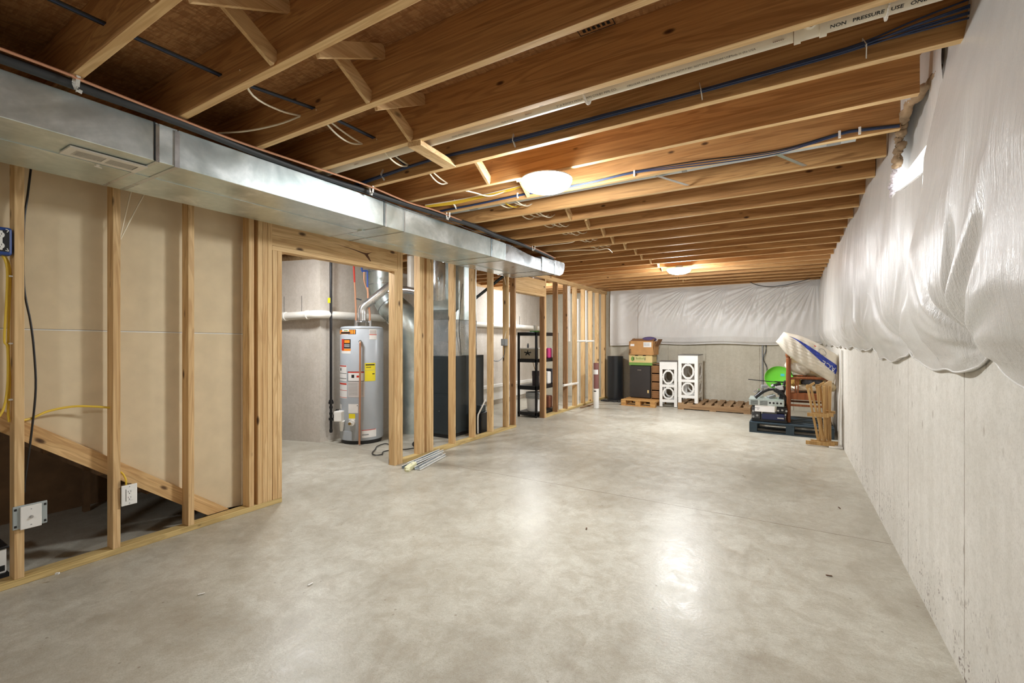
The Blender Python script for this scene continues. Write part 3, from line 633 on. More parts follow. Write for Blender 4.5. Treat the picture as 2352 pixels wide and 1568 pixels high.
cable('electrical_cable', [(-3.575, 1.172, .50), (-3.56, 1.19, .49), (-3.55, 1.205, .45), (-3.55, 1.208, .41)], .0055, YELC, 'short yellow cable entering the top of the white socket outlet')
cable('black_cable', [(-3.60, .800, 2.30), (-3.60, .785, 2.12), (-3.597, .770, 1.955), (-3.597, .770, 1.62), (-3.60, .796, 1.42), (-3.595, .808, 1.27), (-3.58, .812, 1.05), (-3.58, .795, .80), (-3.60, .775, .55), (-3.60, .772, .48)], .0052, BLACK, 'long black cable hanging beside the leftmost stud down into the stair void')
cable('electrical_cable', [(-3.575, 1.248, 2.30), (-3.575, 1.22, 2.15), (-3.56, 1.180, 1.955)], .004, WHC, 'left white cable slanting from the duct to the second stud', group='slanting white cables')
cable('electrical_cable', [(-3.575, 1.325, 2.30), (-3.575, 1.26, 2.14), (-3.56, 1.182, 1.945)], .004, WHC, 'right white cable slanting from the duct to the second stud', group='slanting white cables')

# ------------------------------------------------------------------ insulation blankets
def smooth_noise(n, seed, k):
    r = np.random.RandomState(seed); x = np.linspace(0, 1, n)
    return sum(r.uniform(.3, 1)/(1+f*.02)*np.sin(2*PI*f*x+r.uniform(0, 6.28)) for f in r.uniform(k*.2, k, 9))/4
PINS = [-.2, .99, 2.12, 3.27, 4.55, 5.75, 6.9, 8.1, 9.3]
PINA = [1.0, 1.1, 1.5, 1.1, .8, .7, .7, .7, .7]
wr = smooth_noise(2400, 3, 260); wr2 = smooth_noise(2400, 8, 60)
def bulge(y, z, pr):
    u = (z-1.24)/1.24
    base = np.interp(z, pr[0], pr[1])
    f = 0.0; dmin = 9
    for p, am in zip(PINS, PINA):
        dy = y-p; dz = z-1.285; r = math.hypot(dy, dz*.8)
        if r > 1.15: continue
        dmin = min(dmin, r)
        th = math.atan2(dz, dy)
        f -= .075*math.exp(-(r/.10)**2)*am/1.2
        fold = math.sin(th*7+p*2)*.6+math.sin(th*13+p*5)*.45+math.sin(th*25+p)*.25
        up_ = max(0, math.sin(th))
        f += am*.0085*fold*math.exp(-((r-.16)/(.26+.34*up_))**2)*min(1, r/.07)
        if p == 2.12 and dz > 0:
            for sx_, w0 in ((.24, .022), (-.10, .018), (-.42, .024)):
                yc = p+sx_*(dz/.5)**.6; f -= .022*math.exp(-((y-yc)/(w0*(1+1.5*dz)))**2)*math.exp(-(dz/.42)**2)*min(1, dz/.04)
    i = min(2399, max(0, int((y+1.2)/11.4*2399)))
    f += (.0045*wr[i]+.008*wr2[i])*min(1, max(.25, u*1.7))*(1-.6*max(0, u-.75)/.25)
    f += .008*math.sin(y*5.1+z*2.2+math.sin(z*5+y))
    if y > 1.9 and y < 3.0 and z > 1.7:
        k_ = min(1, (y-1.9)/.5)*min(1, (3.0-y)/.35)*min(1, (z-1.7)/.3); tg = float(np.interp(z, [1.7, 2.1, 2.34, 2.5, 2.68], [.10, .085, .040, .016, .006])); return base+(tg-base)*k_, f*(1-.85*k_)
    return base, f
PR_N = ([1.1, 1.24, 1.32, 1.45, 1.8, 2.1, 2.3, 2.45, 2.55, 2.7], [.04, .06, .115, .135, .13, .10, .062, .035, .018, .008])
PR_F = ([1.1, 1.24, 1.32, 1.45, 1.8, 2.1, 2.3, 2.43, 2.48, 2.7], [.03, .05, .085, .105, .108, .10, .088, .074, .070, .066])
def bottom_z(y):
    d = min(abs(y-p) for p in PINS); am = 1.0 if y < 4.2 else .45
    return 1.262-am*.075*min(1, d/.32)**.6+.008*math.sin(y*13)
def blanket(y0, y1, pr, nu, nv, label, keep=None, edge_fade=None):
    t = thing('insulation_blanket', label, 'insulation', (XR-.01, (y0+y1)/2, 1.24))
    def fn(u, v):
        y = y0+(y1-y0)*u; zb = bottom_z(y); z = zb+(ZS-.004-zb)*(v**.9)
        a, f = bulge(y, z, pr); h = a+f
        if v < .16: h *= .40+.60*math.sqrt(max(0, 1-(1-v/.16)**2))
        h = max(.006, h)
        return (XR-h, y, z)
    kp = (lambda u, v: keep(y0+(y1-y0)*u, fn(u, v)[2])) if keep else None
    b = B().grid(fn, nu, nv, kp); o = b.build('facing', WRAP, t, smooth=False)
    o.data.polygons.foreach_set('use_smooth', [True]*len(o.data.polygons))
    b = B()
    pts = []
    n = int((y1-y0)/.03)
    for i in range(n+1):
        y = y0+(y1-y0)*i/n; zb = bottom_z(y); a, f = bulge(y, zb+.02, pr); h = max(.012, (a+f)*.42)
        pts.append((XR-h, y, zb+.003))
    b.tube(pts, .004, 7, smooth=False); b.build('hem', WRAP, t, smooth=True)
    b = B().grid(lambda u, v: (XR-.004-(max(.012, sum(bulge(y0+(y1-y0)*u, bottom_z(y0+(y1-y0)*u)+.02, pr))*.42)-.004)*v, y0+(y1-y0)*u, bottom_z(y0+(y1-y0)*u)+.004), n, 2)
    b.build('underside', WRAP, t)
    return t, fn
HOLE = [(2.5, 2.03), (2.75, 2.05), (2.95, 2.065), (3.14, 2.085), (3.25, 2.12), (3.33, 2.17), (3.31, 2.25), (3.26, 2.33), (3.22, 2.40), (3.20, 2.47), (3.05, 2.50), (2.84, 2.50), (2.7, 2.48), (2.5, 2.43)]
def inside(y, z):
    c = False; j = len(HOLE)-1
    for i in range(len(HOLE)):
        (a, b_), (d, e) = HOLE[i], HOLE[j]
        if (b_ > z) != (e > z) and y < (d-a)*(z-b_)/(e-b_)+a: c = not c
        j = i
    return c
tn, fnN = blanket(-1.2, 2.60, PR_N, 420, 130, 'nearest white plastic-faced insulation blanket bulging from the right concrete wall')
tf, fnF = blanket(2.604, 9.98, PR_F, 620, 100, 'long white plastic-faced insulation blanket on the right wall, torn around the little window', keep=lambda y, z: not inside(y, z))
B().grid(lambda u, v: ((lambda p: (p[0]+(XR-p[0]-.004)*u, 2.60, p[2]))(fnN(1, v))), 3, 80).build('cut_edge', WRAP, tn, smooth=True)
def surfX(y, z, d=0.0):
    a, f = bulge(y, z, PR_F); return XR-max(.02, a+f)-d
r_ = random.Random(4)
b = B(); pts = []
for i in range(26):
    s_ = i/25; P_ = [(2.63, 2.475), (2.84, 2.500), (3.05, 2.500), (3.19, 2.475), (3.22, 2.40), (3.25, 2.33), (3.275, 2.28)]
    q = s_*(len(P_)-1); j = min(int(q), len(P_)-2); f = q-j
    y = P_[j][0]*(1-f)+P_[j+1][0]*f; z = P_[j][1]*(1-f)+P_[j+1][1]*f
    pts.append((surfX(y, z)+.012+r_.uniform(-.006, .006), y+r_.uniform(-.008, .008), z+r_.uniform(-.008, .008)))
b.tube(pts, lambda s_: .020+.003*math.sin(s_*37)+.003*math.sin(s_*91), 14, sub=5); b.v = [tuple(c+r_.uniform(-.0045, .0045) for c in v) for v in b.v]; b.build('torn_batt_edge', BATT, tf, smooth='soft')
b = B(); pts = []
for i in range(20):
    s_ = i/19; P_ = [(3.275, 2.28), (3.31, 2.23), (3.33, 2.17), (3.25, 2.115), (3.14, 2.088)]
    q = s_*(len(P_)-1); j = min(int(q), len(P_)-2); f = q-j
    y = P_[j][0]*(1-f)+P_[j+1][0]*f; z = P_[j][1]*(1-f)+P_[j+1][1]*f
    pts.append((surfX(y, z)+.012+r_.uniform(-.005, .005), y+r_.uniform(-.006, .006), z+r_.uniform(-.006, .006)))
b.tube(pts, lambda s_: .014+.003*math.sin(s_*33), 12, sub=5); b.v = [tuple(c+r_.uniform(-.004, .004) for c in v) for v in b.v]; b.build('frayed_edge', BATTW, tf, smooth='soft')
b = B().tube([(surfX(y, z)+.004, y, z) for y, z in ((3.14, 2.088), (2.95, 2.065), (2.75, 2.05), (2.62, 2.04))], .006, 6); b.build('lower_hem', WRAP, tf, smooth=True)
b = B().grid(lambda u, v: (XR-.012-.02*math.sin(u*7+v*2)*math.sin(v*3)-.006, 2.56+.95*u, 2.24+.02*u+(ZS-.01-2.24)*v), 40, 30)
tag(b.build('plastic_liner', WRAP, smooth=True), 'white plastic liner hanging over the top of the little window', 'liner')
b = B().grid(lambda u, v: (XR+.004+.155*v, 3.935-.006*math.sin(u*9+v*5), 1.94+.49*u), 10, 6); tag(b.build('window_jamb_liner', WHITE), 'white liner on the far jamb of the little window', 'liner')
# far wall blanket
TOPP = [-3.4, -2.55, -1.75, -1.0, -.42, .05, .45]
wr3 = smooth_noise(800, 21, 70)
def farfn(u, v):
    x = -3.44+3.98*u; z0 = 1.245+.012*math.sin(x*4.2)-(.03 if x < -2.9 else 0); z = z0+(2.437-z0)*v
    h = np.interp(v, [0, .04, .12, .5, .9, 1], [.05, .10, .125, .125, .08, .03])
    for p in TOPP:
        dx = x-p; dz = z-2.43; r = math.hypot(dx, dz)
        if r < 1.3:
            th = math.atan2(dz, dx); w_ = math.exp(-((th+2.3)/.55)**2)
            h += .016*math.sin(th*34+p)*w_*math.exp(-((r-.45)/.42)**2)
    h += (.006*wr3[int(u*799)])*(1 if x > -.5 else .35)+.012*math.sin(x*2.3+z*3)
    if x < -2.8: h = .06+(h-.06)*.3
    return (x, YF-max(.01, h), z)
t = thing('insulation_blanket', 'white plastic-faced insulation blanket with slanting folds across the upper far wall', 'insulation', (-1.5, YF-.02, 1.24))
b = B().grid(farfn, 420, 90); o = b.build('facing', WRAP, t); o.data.polygons.foreach_set('use_smooth', [True]*len(o.data.polygons))
B().grid(lambda u, v: (lambda p: (p[0], p[1]+(YF-.003-p[1])*v, p[2]))(farfn(u, 0)), 80, 2).build('underside', WRAP, t)
b = B().tube([(lambda p: (p[0], p[1]-.004, p[2]))(farfn(i/60, 0.005)) for i in range(61)], .010, 7, smooth=False); b.build('hem', WRAP, t, smooth=True)

# ------------------------------------------------------------------ utility room
HX, HY, HR = -4.81, 4.15, .272
t = thing('water_heater', 'tall grey gas water heater covered in warning stickers', 'water heater', (HX, HY, 0))
B().lathe((HX, HY, 0), [(HR-.02, .0), (HR-.015, .05)], 40).build('base_ring', BLACK, t, smooth=True)
B().lathe((HX, HY, 0), [(HR-.006, .048), (HR, .06), (HR, 1.47), (HR-.012, 1.492), (HR-.05, 1.50), (.05, 1.507)], 56, cap=True).build('tank', HEAT, t, smooth=True)
B().lathe((HX, HY, 0), [(HR+.002, 1.466), (HR+.002, 1.476)], 56, cap=False).build('seam', GREY, t, smooth=True)
CA = math.atan2(-HY, -HX)            # the side facing the room
CA = math.atan2(0-HY, 0-HX)
def sticker(u0, u1, z0, z1, m, name='sticker', d=.0012):
    # u in -1..1 across the seen half, left to right
    a0, a1 = CA-math.asin(max(-1, min(1, -u0))), CA-math.asin(max(-1, min(1, -u1)))
    return B().lathe((HX, HY, 0), [(HR+d, z0), (HR+d, z1)], 10, (a0, a1), cap=False).build(name, m, t, smooth=True)
sticker(-.995, -.27, 1.395, 1.455, BLACK, d=.001); sticker(-.995, -.30, 1.400, 1.450, ORL); sticker(-.93, -.52, 1.403, 1.425, INK, d=.0018); sticker(-.88, -.58, 1.430, 1.456, LABELW, d=.0018); sticker(-.80, -.62, 1.436, 1.448, LTGR, d=.0024); sticker(-.92, -.60, 1.385, 1.396, LABELW)
sticker(.32, .66, 1.33, 1.46, LABELW); sticker(.32, .66, 1.388, 1.396, REDL, d=.002); sticker(.34, .64, 1.40, 1.45, plain('pale_print', (196, 190, 186), .6), d=.0018)
sticker(-.90, -.50, 1.15, 1.335, LABELW); sticker(-.90, -.80, 1.19, 1.335, REDL, d=.0018); sticker(-.80, -.50, 1.215, 1.333, INK, d=.0018); sticker(-.78, -.54, 1.285, 1.322, ORL, d=.0024); sticker(-.88, -.50, 1.185, 1.212, ORL, d=.0018)
for i in range(3): sticker(-.78, -.54, 1.235+i*.014, 1.240+i*.014, LABELW, d=.0024)
sticker(-.995, -.68, .80, 1.0, LABELW); sticker(-.995, -.69, .985, .998, REDL, d=.002); sticker(-.995, -.68, .895, .900, INK, d=.002); sticker(-.995, -.69, .83, .836, INK, d=.002); sticker(-.96, -.92, .93, .965, INK, d=.002)
sticker(-.62, .12, .60, .915, plain('pale_print', (196, 190, 186), .6)); sticker(-.63, .10, .80, .925, INK, d=.0015); sticker(-.61, .08, .806, .908, LABELW, d=.002); sticker(-.61, .08, .909, .922, REDL, d=.002)
sticker(-.46, -.34, .845, .885, INK, d=.0026); sticker(-.24, -.12, .85, .875, REDL, d=.0026)
for i in range(9): sticker(-.58, -.20, .63+i*.018, .634+i*.018, GREY, d=.002); sticker(-.12, .06, .63+i*.018, .634+i*.018, GREY, d=.002)
sticker(-.995, -.66, .58, .78, LABELW); sticker(-.995, -.68, .755, .775, REDL, d=.002); sticker(-.995, -.66, .68, .685, REDL, d=.002); sticker(-.995, -.66, .59, .595, REDL, d=.002)
sticker(.12, .60, .80, 1.03, YELL); sticker(.16, .56, 1.0, 1.015, INK, d=.002); sticker(.18, .40, .972, .980, INK, d=.002); sticker(.14, .58, .938, .941, GREY, d=.002); sticker(.46, .56, .885, .897, INK, d=.002)
sticker(-.60, -.17, .40, .515, LABELW); sticker(-.58, -.30, .325, .392, YELL); sticker(-.58, -.30, .312, .332, LABELW, d=.0018); sticker(-.22, -.19, .49, .50, INK, d=.002)
sticker(-.02, .64, .085, .185, LABELW); sticker(-.02, .62, .176, .184, REDL, d=.002); sticker(0, .30, .115, .13, GREY, d=.002); sticker(-.995, -.90, .44, .50, LABELW)
dr = Vector((math.cos(CA), math.sin(CA), 0)); rt = Vector((math.sin(CA)*-1, math.cos(CA), 0))*1.0
if rt.x*math.cos(.54)+rt.y*math.sin(.54) < 0: rt = -rt
hc = Vector((HX, HY, 0))
def hp(u, z, d=0): a = math.sqrt(max(0, 1-u*u)); return hc+rt*(u*(HR+d))+dr*(a*(HR+d))+Vector((0, 0, z))
b = B(); b.obox(hp(-.86, .36, .04), (.12, .10, .13), (0, 0, math.atan2(dr.y, dr.x)-.5)); b.build('gas_valve', WHITE, t, bevel=.01)
b = B(); b.obox(hp(-.86, .36, .10), (.01, .06, .05), (0, 0, math.atan2(dr.y, dr.x)-.5)); b.cyl(hp(-.93, .42, .05), hp(-.93, .44, .05), .02); b.build('valve_dial', BLACK, t)
B().cyl(hp(-.80, .30, .03), hp(-.86, .17, .015), .035, .02, n=14).build('burner_tube', WHITE, t, smooth=True)
b = B(); b.lathe((HX, HY, 0), [(HR+.004, .055), (HR+.006, .17), (HR+.001, .172)], 8, (CA-math.asin(.85), CA-math.asin(.42)), cap=False)
b.build('burner_door', HEAT, t, smooth=True)
B().cyl(hp(-.42, .28, -.01), hp(-.42, .28, .035), .038, n=20).cyl(hp(-.42, .28, .03), hp(-.42, .28, .07), .014, n=10).build('drain_valve', WHITE, t, smooth=True)
B().cyl(hp(-.42, .28, .07), hp(-.42, .28, .085), .018, n=10).build('brass_cap', plain('brass', (170, 136, 70), .35, .8), t, smooth=True)
B().tube([hp(-.07, 1.30, -.01), hp(-.07, 1.305, .02), hp(-.07, 1.29, .045), hp(-.07, 1.2, .045), hp(-.08, .6, .04), hp(-.10, .06, .03), hp(-.10, .03, .03)], .0125, 10).build('relief_pipe', COPPER, t, smooth=True)
B().cyl(hp(-.07, 1.305, .0), hp(-.07, 1.305, .05), .018, n=12).build('relief_valve', STEEL, t, smooth=True)
def up(u, z, dep=0): return hc+rt*(u*HR)-dr*dep+Vector((0, 0, z))
b = B(); b.cyl(up(-.28, 1.50), up(-.28, 1.58), .022, n=14); b.cyl(up(.36, 1.50), up(.36, 1.58), .022, n=14); b.build('nipple', STEEL, t, smooth=True)
b = B()
for a in range(4): p = hc+Vector((.07*math.cos(a*PI/2), .07*math.sin(a*PI/2), 0)); b.cyl(p+Vector((0, 0, 1.50)), p+Vector((0, 0, 1.56)), .004, n=6)
b.cyl(hc+Vector((0, 0, 1.555)), hc+Vector((0, 0, 1.575)), .085, .055, n=24); b.build('draft_hood', STEEL, t, smooth=True)
tag(B().tube([up(0, 1.578), up(0, 1.66), up(.02, 1.73), up(.16, 1.785), up(.36, 1.83), up(.55, 1.875), up(1.0, 1.98), up(1.5, 2.10)], .054, 20, sub=6).build('flue_pipe', galvanized('flue_steel', (214, 216, 216), .22), smooth=True), 'shiny bent metal flue pipe rising from the water heater top', 'pipe')
tag(B().cyl(up(.46, 1.838), up(.52, 1.852), .054, n=20).build('pipe_collar', STEEL, smooth=True), 'bright collar ring on the bent flue pipe', 'collar')
cable('hot_pipe', [up(-.28, 1.58), up(-.28, 1.7), up(-.31, 1.95), up(-.34, 2.08)], .0115, COPPER, 'copper hot water pipe on the left of the water heater top', 'pipe')
cable('red_pipe', [up(-.34, 2.08), up(-.38, 2.35), up(-.40, 2.66)], .0125, REDP, 'red plastic water pipe going up over the water heater', 'pipe')
cable('cold_pipe', [up(.36, 1.58), up(.36, 1.68), up(.30, 1.80), up(.26, 2.02)], .0125, COPPER, 'copper cold water pipe on the right of the water heater top', 'pipe')
cable('blue_pipe', [up(.26, 2.02), up(.25, 2.20), up(.24, 2.235), up(.10, 2.235), up(.02, 2.23), up(-.01, 2.27), up(-.05, 2.45), up(-.06, 2.66)], .0125, BLUEP, 'blue plastic water pipe stepping sideways above the water heater', 'pipe')
cable('orange_pipe_stub', [up(.10, 2.22), up(.10, 2.12), up(.16, 2.05), up(.25, 1.99)], .010, COPPER, 'short copper bypass stub joining the cold pipe', 'pipe')
cable('valve_lever', [up(-.30, 1.865), up(-.18, 1.862), up(-.02, 1.85)], .008, CHAR, 'dark valve lever between the two water pipes over the heater', 'valve')
# gas line
t = thing('gas_pipe', 'black iron gas pipe running down the concrete corner beside the water heater', 'pipe', (-5.045, 3.85, 0))
GX, GY = -5.045, 3.85
B().cyl((GX, GY, .13), (GX, GY, 2.66), .0165, n=14).build('pipe', BLACK, t, smooth=True)
b = B()
for z, r in ((.52, .026), (.50, .032), (.44, .022), (.36, .022), (.29, .028), (.14, .021)): b.cyl((GX, GY, z), (GX, GY, z+.03), r, n=8)
b.build('fitting', BLACK, t); B().tube([(GX, GY, .30), (GX+.07, GY-.0, .30), (-4.985, 3.975, .33)], .011).build('branch', BLACK, t, smooth=True)
B().box(GX-.03, GX+.012, GY-.026, GY-.018, 1.80, 1.865).build('yellow_tag', YELL, t)
# white waste pipe along the concrete
t = thing('waste_pipe', 'white plastic waste pipe running along the utility room concrete wall', 'pipe', (-5.1, 5, 1.6))
b = B(); b.cyl((-6.3, 3.40, 1.60), (-5.17, 3.66, 1.645), .050, n=24); b.tube([(-5.20, 3.655, 1.645), (-5.13, 3.675, 1.648), (-5.085, 3.73, 1.650), (-5.08, 3.80, 1.650)], .052, 20)
b.cyl((-5.08, 3.80, 1.650), (-5.08, 9.9, 1.610), .050, n=24); b.build('pipe', PVC, t, smooth=True)
b = B(); b.cyl((-5.08, 8.55, 1.63), (-5.08, 8.55, 2.66), .030, n=18); b.build('riser', PVC, t, smooth=True)
b = B(); b.cyl((-5.22, 3.648, 1.643), (-5.25, 3.641, 1.642), .058, n=24); b.cyl((-5.56, 3.57, 1.629), (-5.60, 3.561, 1.627), .058, n=24); b.cyl((-5.08, 8.48, 1.617), (-5.08, 8.62, 1.616), .056, n=24); b.cyl((-5.08, 8.55, 1.62), (-5.08, 8.55, 1.74), .040, n=20)
b.build('coupling', PVC, t, smooth=True)
b = B()
for x in (-5.72, -5.45): b.box(x-.012, x+.012, 3.37+(x+6.7)*.268+.0, 3.40+(x+6.7)*.268-.02, 1.66, 1.90)
b.box(-5.168, -5.16, 8.90, 8.92, 1.65, 1.86); b.build('strap', STEEL, t)
# furnace
FX0, FX1, FY0, FY1 = -4.42, -3.86, 4.80, 5.60
t = thing('furnace', 'tall charcoal furnace cabinet with a metal plenum standing behind the studs', 'furnace', ((FX0+FX1)/2, 5.2, 0))
B().box(FX0+.02, FX1-.02, FY0+.02, FY1-.02, 0, .05).build('base', BLACK, t); B().box(FX0, FX1, FY0, FY1, .05, 1.105).build('cabinet', CHAR, t, bevel=.006)
b = B(); b.box(FX0+.03, FX1-.03, FY0-.004, FY0, .10, .56); b.box(FX0+.03, FX1-.03, FY0-.004, FY0, .60, 1.07); b.build('access_panel', CHAR, t, bevel=.003)
b = B(); b.box(FX0+.02, FX1-.01, FY0+.02, FY1-.16, 1.106, 1.60); b.build('coil_box', GALVD, t, bevel=.003)
b = B(); b.prism([(FY0+.02, 1.602), (FY1-.16, 1.602), (FY1-.16, 2.62), (FY0+.22, 2.62), (FY0+.22, 1.75)], 0, FX0+.06, FX1-.02); b.build('plenum', GALV, t, bevel=.003)
B().tube([(-4.02, 5.50, 1.106), (-4.02, 5.50, 1.36), (-4.06, 5.50, 1.45), (-4.20, 5.50, 1.48), (-4.5, 5.5, 1.48)], .042, 16).build('intake_pipe', PVC, t, smooth=True)
b = B(); b.cyl((FX1-.30, FY0-.006, .95), (FX1-.30, FY0-.004, .95), .006); b.cyl((FX1-.18, FY0-.006, .36), (FX1-.18, FY0-.004, .36), .006); b.build('screw', STEEL, t)
t = thing('round_duct', 'large ribbed round metal duct bending down behind the door studs', 'duct', (-4.9, 4.7, 1.4))
pts = [(-5.02, 4.72, 2.67), (-5.02, 4.72, 2.25), (-4.99, 4.72, 2.02), (-4.88, 4.74, 1.82), (-4.70, 4.78, 1.66), (-4.61, 4.84, 1.48), (-4.63, 4.9, 1.25), (-4.63, 4.95, .9), (-4.63, 4.95, .0)]
B().tube(pts, .205, 32, sub=5).build('pipe', GALV, t, smooth=True)
b = B()
for p, q in (((-5.02, 4.72, 2.30), (0, 0, 1)), ((-5.015, 4.72, 2.12), (.05, 0, -1)), ((-4.97, 4.725, 1.96), (.35, 0, -1)), ((-4.88, 4.74, 1.82), (.7, .1, -.9)), ((-4.76, 4.765, 1.70), (.9, .2, -.9))):
    p = Vector(p); q = Vector(q).normalized(); b.cyl(p-q*.006, p+q*.006, .213, n=32)
b.build('rib', GALVD, t, smooth=True)
tag(B().tube([(-3.98, 4.70, 2.60), (-3.96, 4.68, 2.3), (-3.95, 4.67, 2.05), (-3.99, 4.72, 1.88)], .10, 20).build('round_duct', GALVD, smooth=True), 'small bright round duct dropping onto the furnace top behind the studs', 'duct')
tag(B().lathe((-4.35, 4.60, 0), [(.060, 1.98), (.062, 2.66)], 24).build('vent_stack', PVC, smooth=True), 'white vertical vent stack seen just left of the stud cluster', 'pipe')
tag(B().tube([(-4.6, 4.42, 1.97), (-4.35, 4.52, 1.99), (-4.1, 4.60, 1.93)], .05, 16).build('flue_elbow', STEEL, smooth=True), 'shiny metal flue elbow seen in the gap left of the stud cluster', 'pipe')
t = thing('condensate_pump', 'black condensate pump box beside the furnace base', 'pump', (-3.74, 5.38, 0))
B().box(-3.80, -3.68, 5.28, 5.50, 0, .30).build('body', BLACK, t, bevel=.008); B().box(-3.78, -3.70, 5.30, 5.42, .30, .40).build('motor', CHAR, t, bevel=.01)
cable('condensate_pipe', [(-3.70, 5.225, .02), (-3.70, 5.225, .25), (-3.70, 5.26, .31), (-3.70, 5.37, .43), (-3.72, 5.42, .47)], .011, PVC, 'thin white condensate pipe with a slanted top beside the furnace', 'pipe', n=10)
cable('steel_brace', [(-3.97, 5.50, 1.92), (-3.60, 5.75, 2.28)], .022, CHAR, 'dark slanting steel bar between the studs under the duct', 'bar', smooth=False)
cable('wire', [(-3.86, 5.08, 2.1), (-3.84, 4.98, 1.55), (-3.85, 5.02, 1.25), (-3.86, 5.05, 1.12)], .004, BLACK, 'thin black wire looping down the furnace front between two studs')
t = thing('control_box', 'small grey electrical control box on the side of a stud', 'switch', (-3.60, 5.70, 1.27))
B().box(-3.60, -3.53, 5.665, 5.743, 1.24, 1.34).build('box', plain('dull_steel', (140, 142, 142), .4, .5), t, bevel=.003)
B().box(-3.585, -3.545, 5.660, 5.665, 1.255, 1.325).build('cover', GREY, t, bevel=.002)
cable('wire', [(-3.56, 5.68, 2.28), (-3.57, 5.80, 2.0), (-3.57, 5.82, 1.75), (-3.56, 5.78, 1.55), (-3.56, 5.70, 1.34)], .0045, WHC, 'white wire hanging in front of the studs above the grey control box')
cable('wire', [(-3.56, 5.70, 1.24), (-3.56, 5.69, 1.10), (-3.57, 5.55, 1.02), (-3.62, 5.45, 1.04)], .005, CHAR, 'grey cord curving below the grey control box')
tag(B().box(-5.16, -5.13, 6.9, 9.6, .10, .42).box(-5.13, -5.09, 6.9, 9.6, .36, .42).build('baseboard_panel', WHITE, bevel=.003), 'long white panel low against the utility room concrete wall', 'panel')
cable('power_cord', [(-4.20, 4.10, .012), (-4.36, 4.13, .012), (-4.33, 3.97, .012), (-4.24, 3.86, .012), (-4.12, 3.70, .012), (-4.02, 3.66, .012), (-3.98, 3.72, .012), (-4.06, 3.82, .012), (-4.02, 3.95, .014), (-3.9, 4.05, .014), (-3.85, 4.3, .014)], .006, BLACK, 'loop of black power cord on the floor behind the doorway stud', 'cord')
tag(B().sphere((-3.86, 4.22, .05), (.09, .10, .05)).sphere((-3.92, 4.38, .06), (.08, .08, .06)).build('dark_bundle', BLACK, smooth=True), 'dark coiled bundle on the floor left of the stud cluster', 'bundle')
tag(B().box(-6.1, -5.72, 3.28, 3.46, .0, .012).build('blue_mat', plain('pale_blue', (104, 146, 178), .5), bevel=.004), 'small flat pale blue mat at the foot of the utility wall', 'mat')

# ------------------------------------------------------------------ black shelf and its contents
t = thing('shelf_unit', 'black plastic utility shelf standing behind the far opening of the left wall', 'shelf', (-3.83, 7.25, 0))
SX0, SX1, SY0, SY1 = -4.02, -3.64, 6.86, 7.72
for x in (SX0, SX1-.035):
    for y in (SY0, SY1-.035): B().box(x, x+.035, y, y+.035, 0, 1.46).build('post', BLACK, t, bevel=.004)
for z, h in ((.03, .06), (.47, .07), (.94, .06), (1.40, .06)): B().box(SX0, SX1, SY0, SY1, z, z+h).build('shelf_board', BLACK, t, bevel=.005)
b = thing('bucket', 'white plastic bucket with ribbed rim on the lowest shelf of the black unit', 'bucket', (-3.79, 7.05, .09))
B().lathe((-3.80, 7.06, .092), [(.115, 0), (.13, .22)], 28).build('body', WHITE, b, smooth=True)
B().lathe((-3.80, 7.06, .092), [(.134, .22), (.150, .222), (.150, .235), (.137, .237), (.152, .26), (.140, .265), (.155, .295), (.142, .30), (.146, .32), (.14, .325)], 28, cap=True).build('rim', plain('bucket_grey', (170, 172, 170), .45), b, smooth=True)
b = thing('jar', 'dark jar holding brushes and thin sticks on the second shelf', 'jar', (-3.73, 7.0, .54))
B().lathe((-3.735, 7.0, .541), [(.06, 0), (.062, .16), (.066, .17), (.066, .25)], 20).build('body', plain('dark_jar', (52, 42, 48), .35), b, smooth=True)
q = B(); q.bar((-3.735, 7.0, .78), (-3.79, 7.0, .935), .008, .008); q.bar((-3.73, 7.0, .78), (-3.70, 7.02, .93), .007, .007); q.bar((-3.74, 7.0, .78), (-3.755, 7.02, .90), .006, .006); q.build('stick', OAK, b)
b = thing('crate', 'pale grey crate with a dark star-shaped mark on the third shelf', 'crate', (-3.83, 6.95, 1.0))
B().box(-3.98, -3.68, 6.885, 7.3, 1.001, 1.17).build('body', plain('grey_beige_card', (160, 152, 132), .8), b, bevel=.003); B().box(-3.985, -3.675, 6.88, 7.3, 1.171, 1.19).build('lid', WHITE, b, bevel=.003)
q = B()
for a in range(5): q.bar((-3.83, 6.8845, 1.10), (-3.83+.07*math.cos(a*1.256+.3), 6.8845, 1.10+.045*math.sin(a*1.256+.3)), .022, .001, up=(0, 1, 0))
q.build('mark', INK, b)
tag(B().cyl((-3.86, 6.95, 1.191), (-3.86, 6.95, 1.25), .016, n=14).cyl((-3.86, 6.95, 1.25), (-3.86, 6.95, 1.27), .008, n=10).build('spray_bottle', plain('slate_bottle', (96, 104, 116), .4), smooth=True), 'small slate bottle standing on the grey crate', 'bottle')
tag(B().box(-3.80, -3.66, 6.90, 7.1, 1.462, 1.485).build('green_tray', plain('tray_green', (92, 150, 66), .5), bevel=.004), 'flat green tray lying on top of the black shelf', 'tray')
tag(B().lathe((-3.72, 6.97, 1.487), [(.030, 0), (.036, .09)], 20).build('cup', WHITE, smooth=True), 'white cup standing on the green tray', 'cup')
r_ = random.Random(11)
cc = [((196, 60, 120), 'pink'), ((230, 228, 224), 'white'), ((60, 60, 66), 'dark'), ((214, 206, 196), 'cream'), ((120, 70, 50), 'brown')]
for i, (z, y) in enumerate(((1.001, 7.42), (.541, 7.40), (.541, 7.56), (1.001, 7.60), (.101, 7.45))):
    c, l = cc[i]; h = .18+.04*(i % 3)
    tag(B().box(-3.88, -3.66, y-.07, y+.07, z, z+h).build('storage_bag', plain('bag_'+l, c, .6), bevel=.02), l+' packed bag on the black shelf, glimpsed between the studs', 'bag')
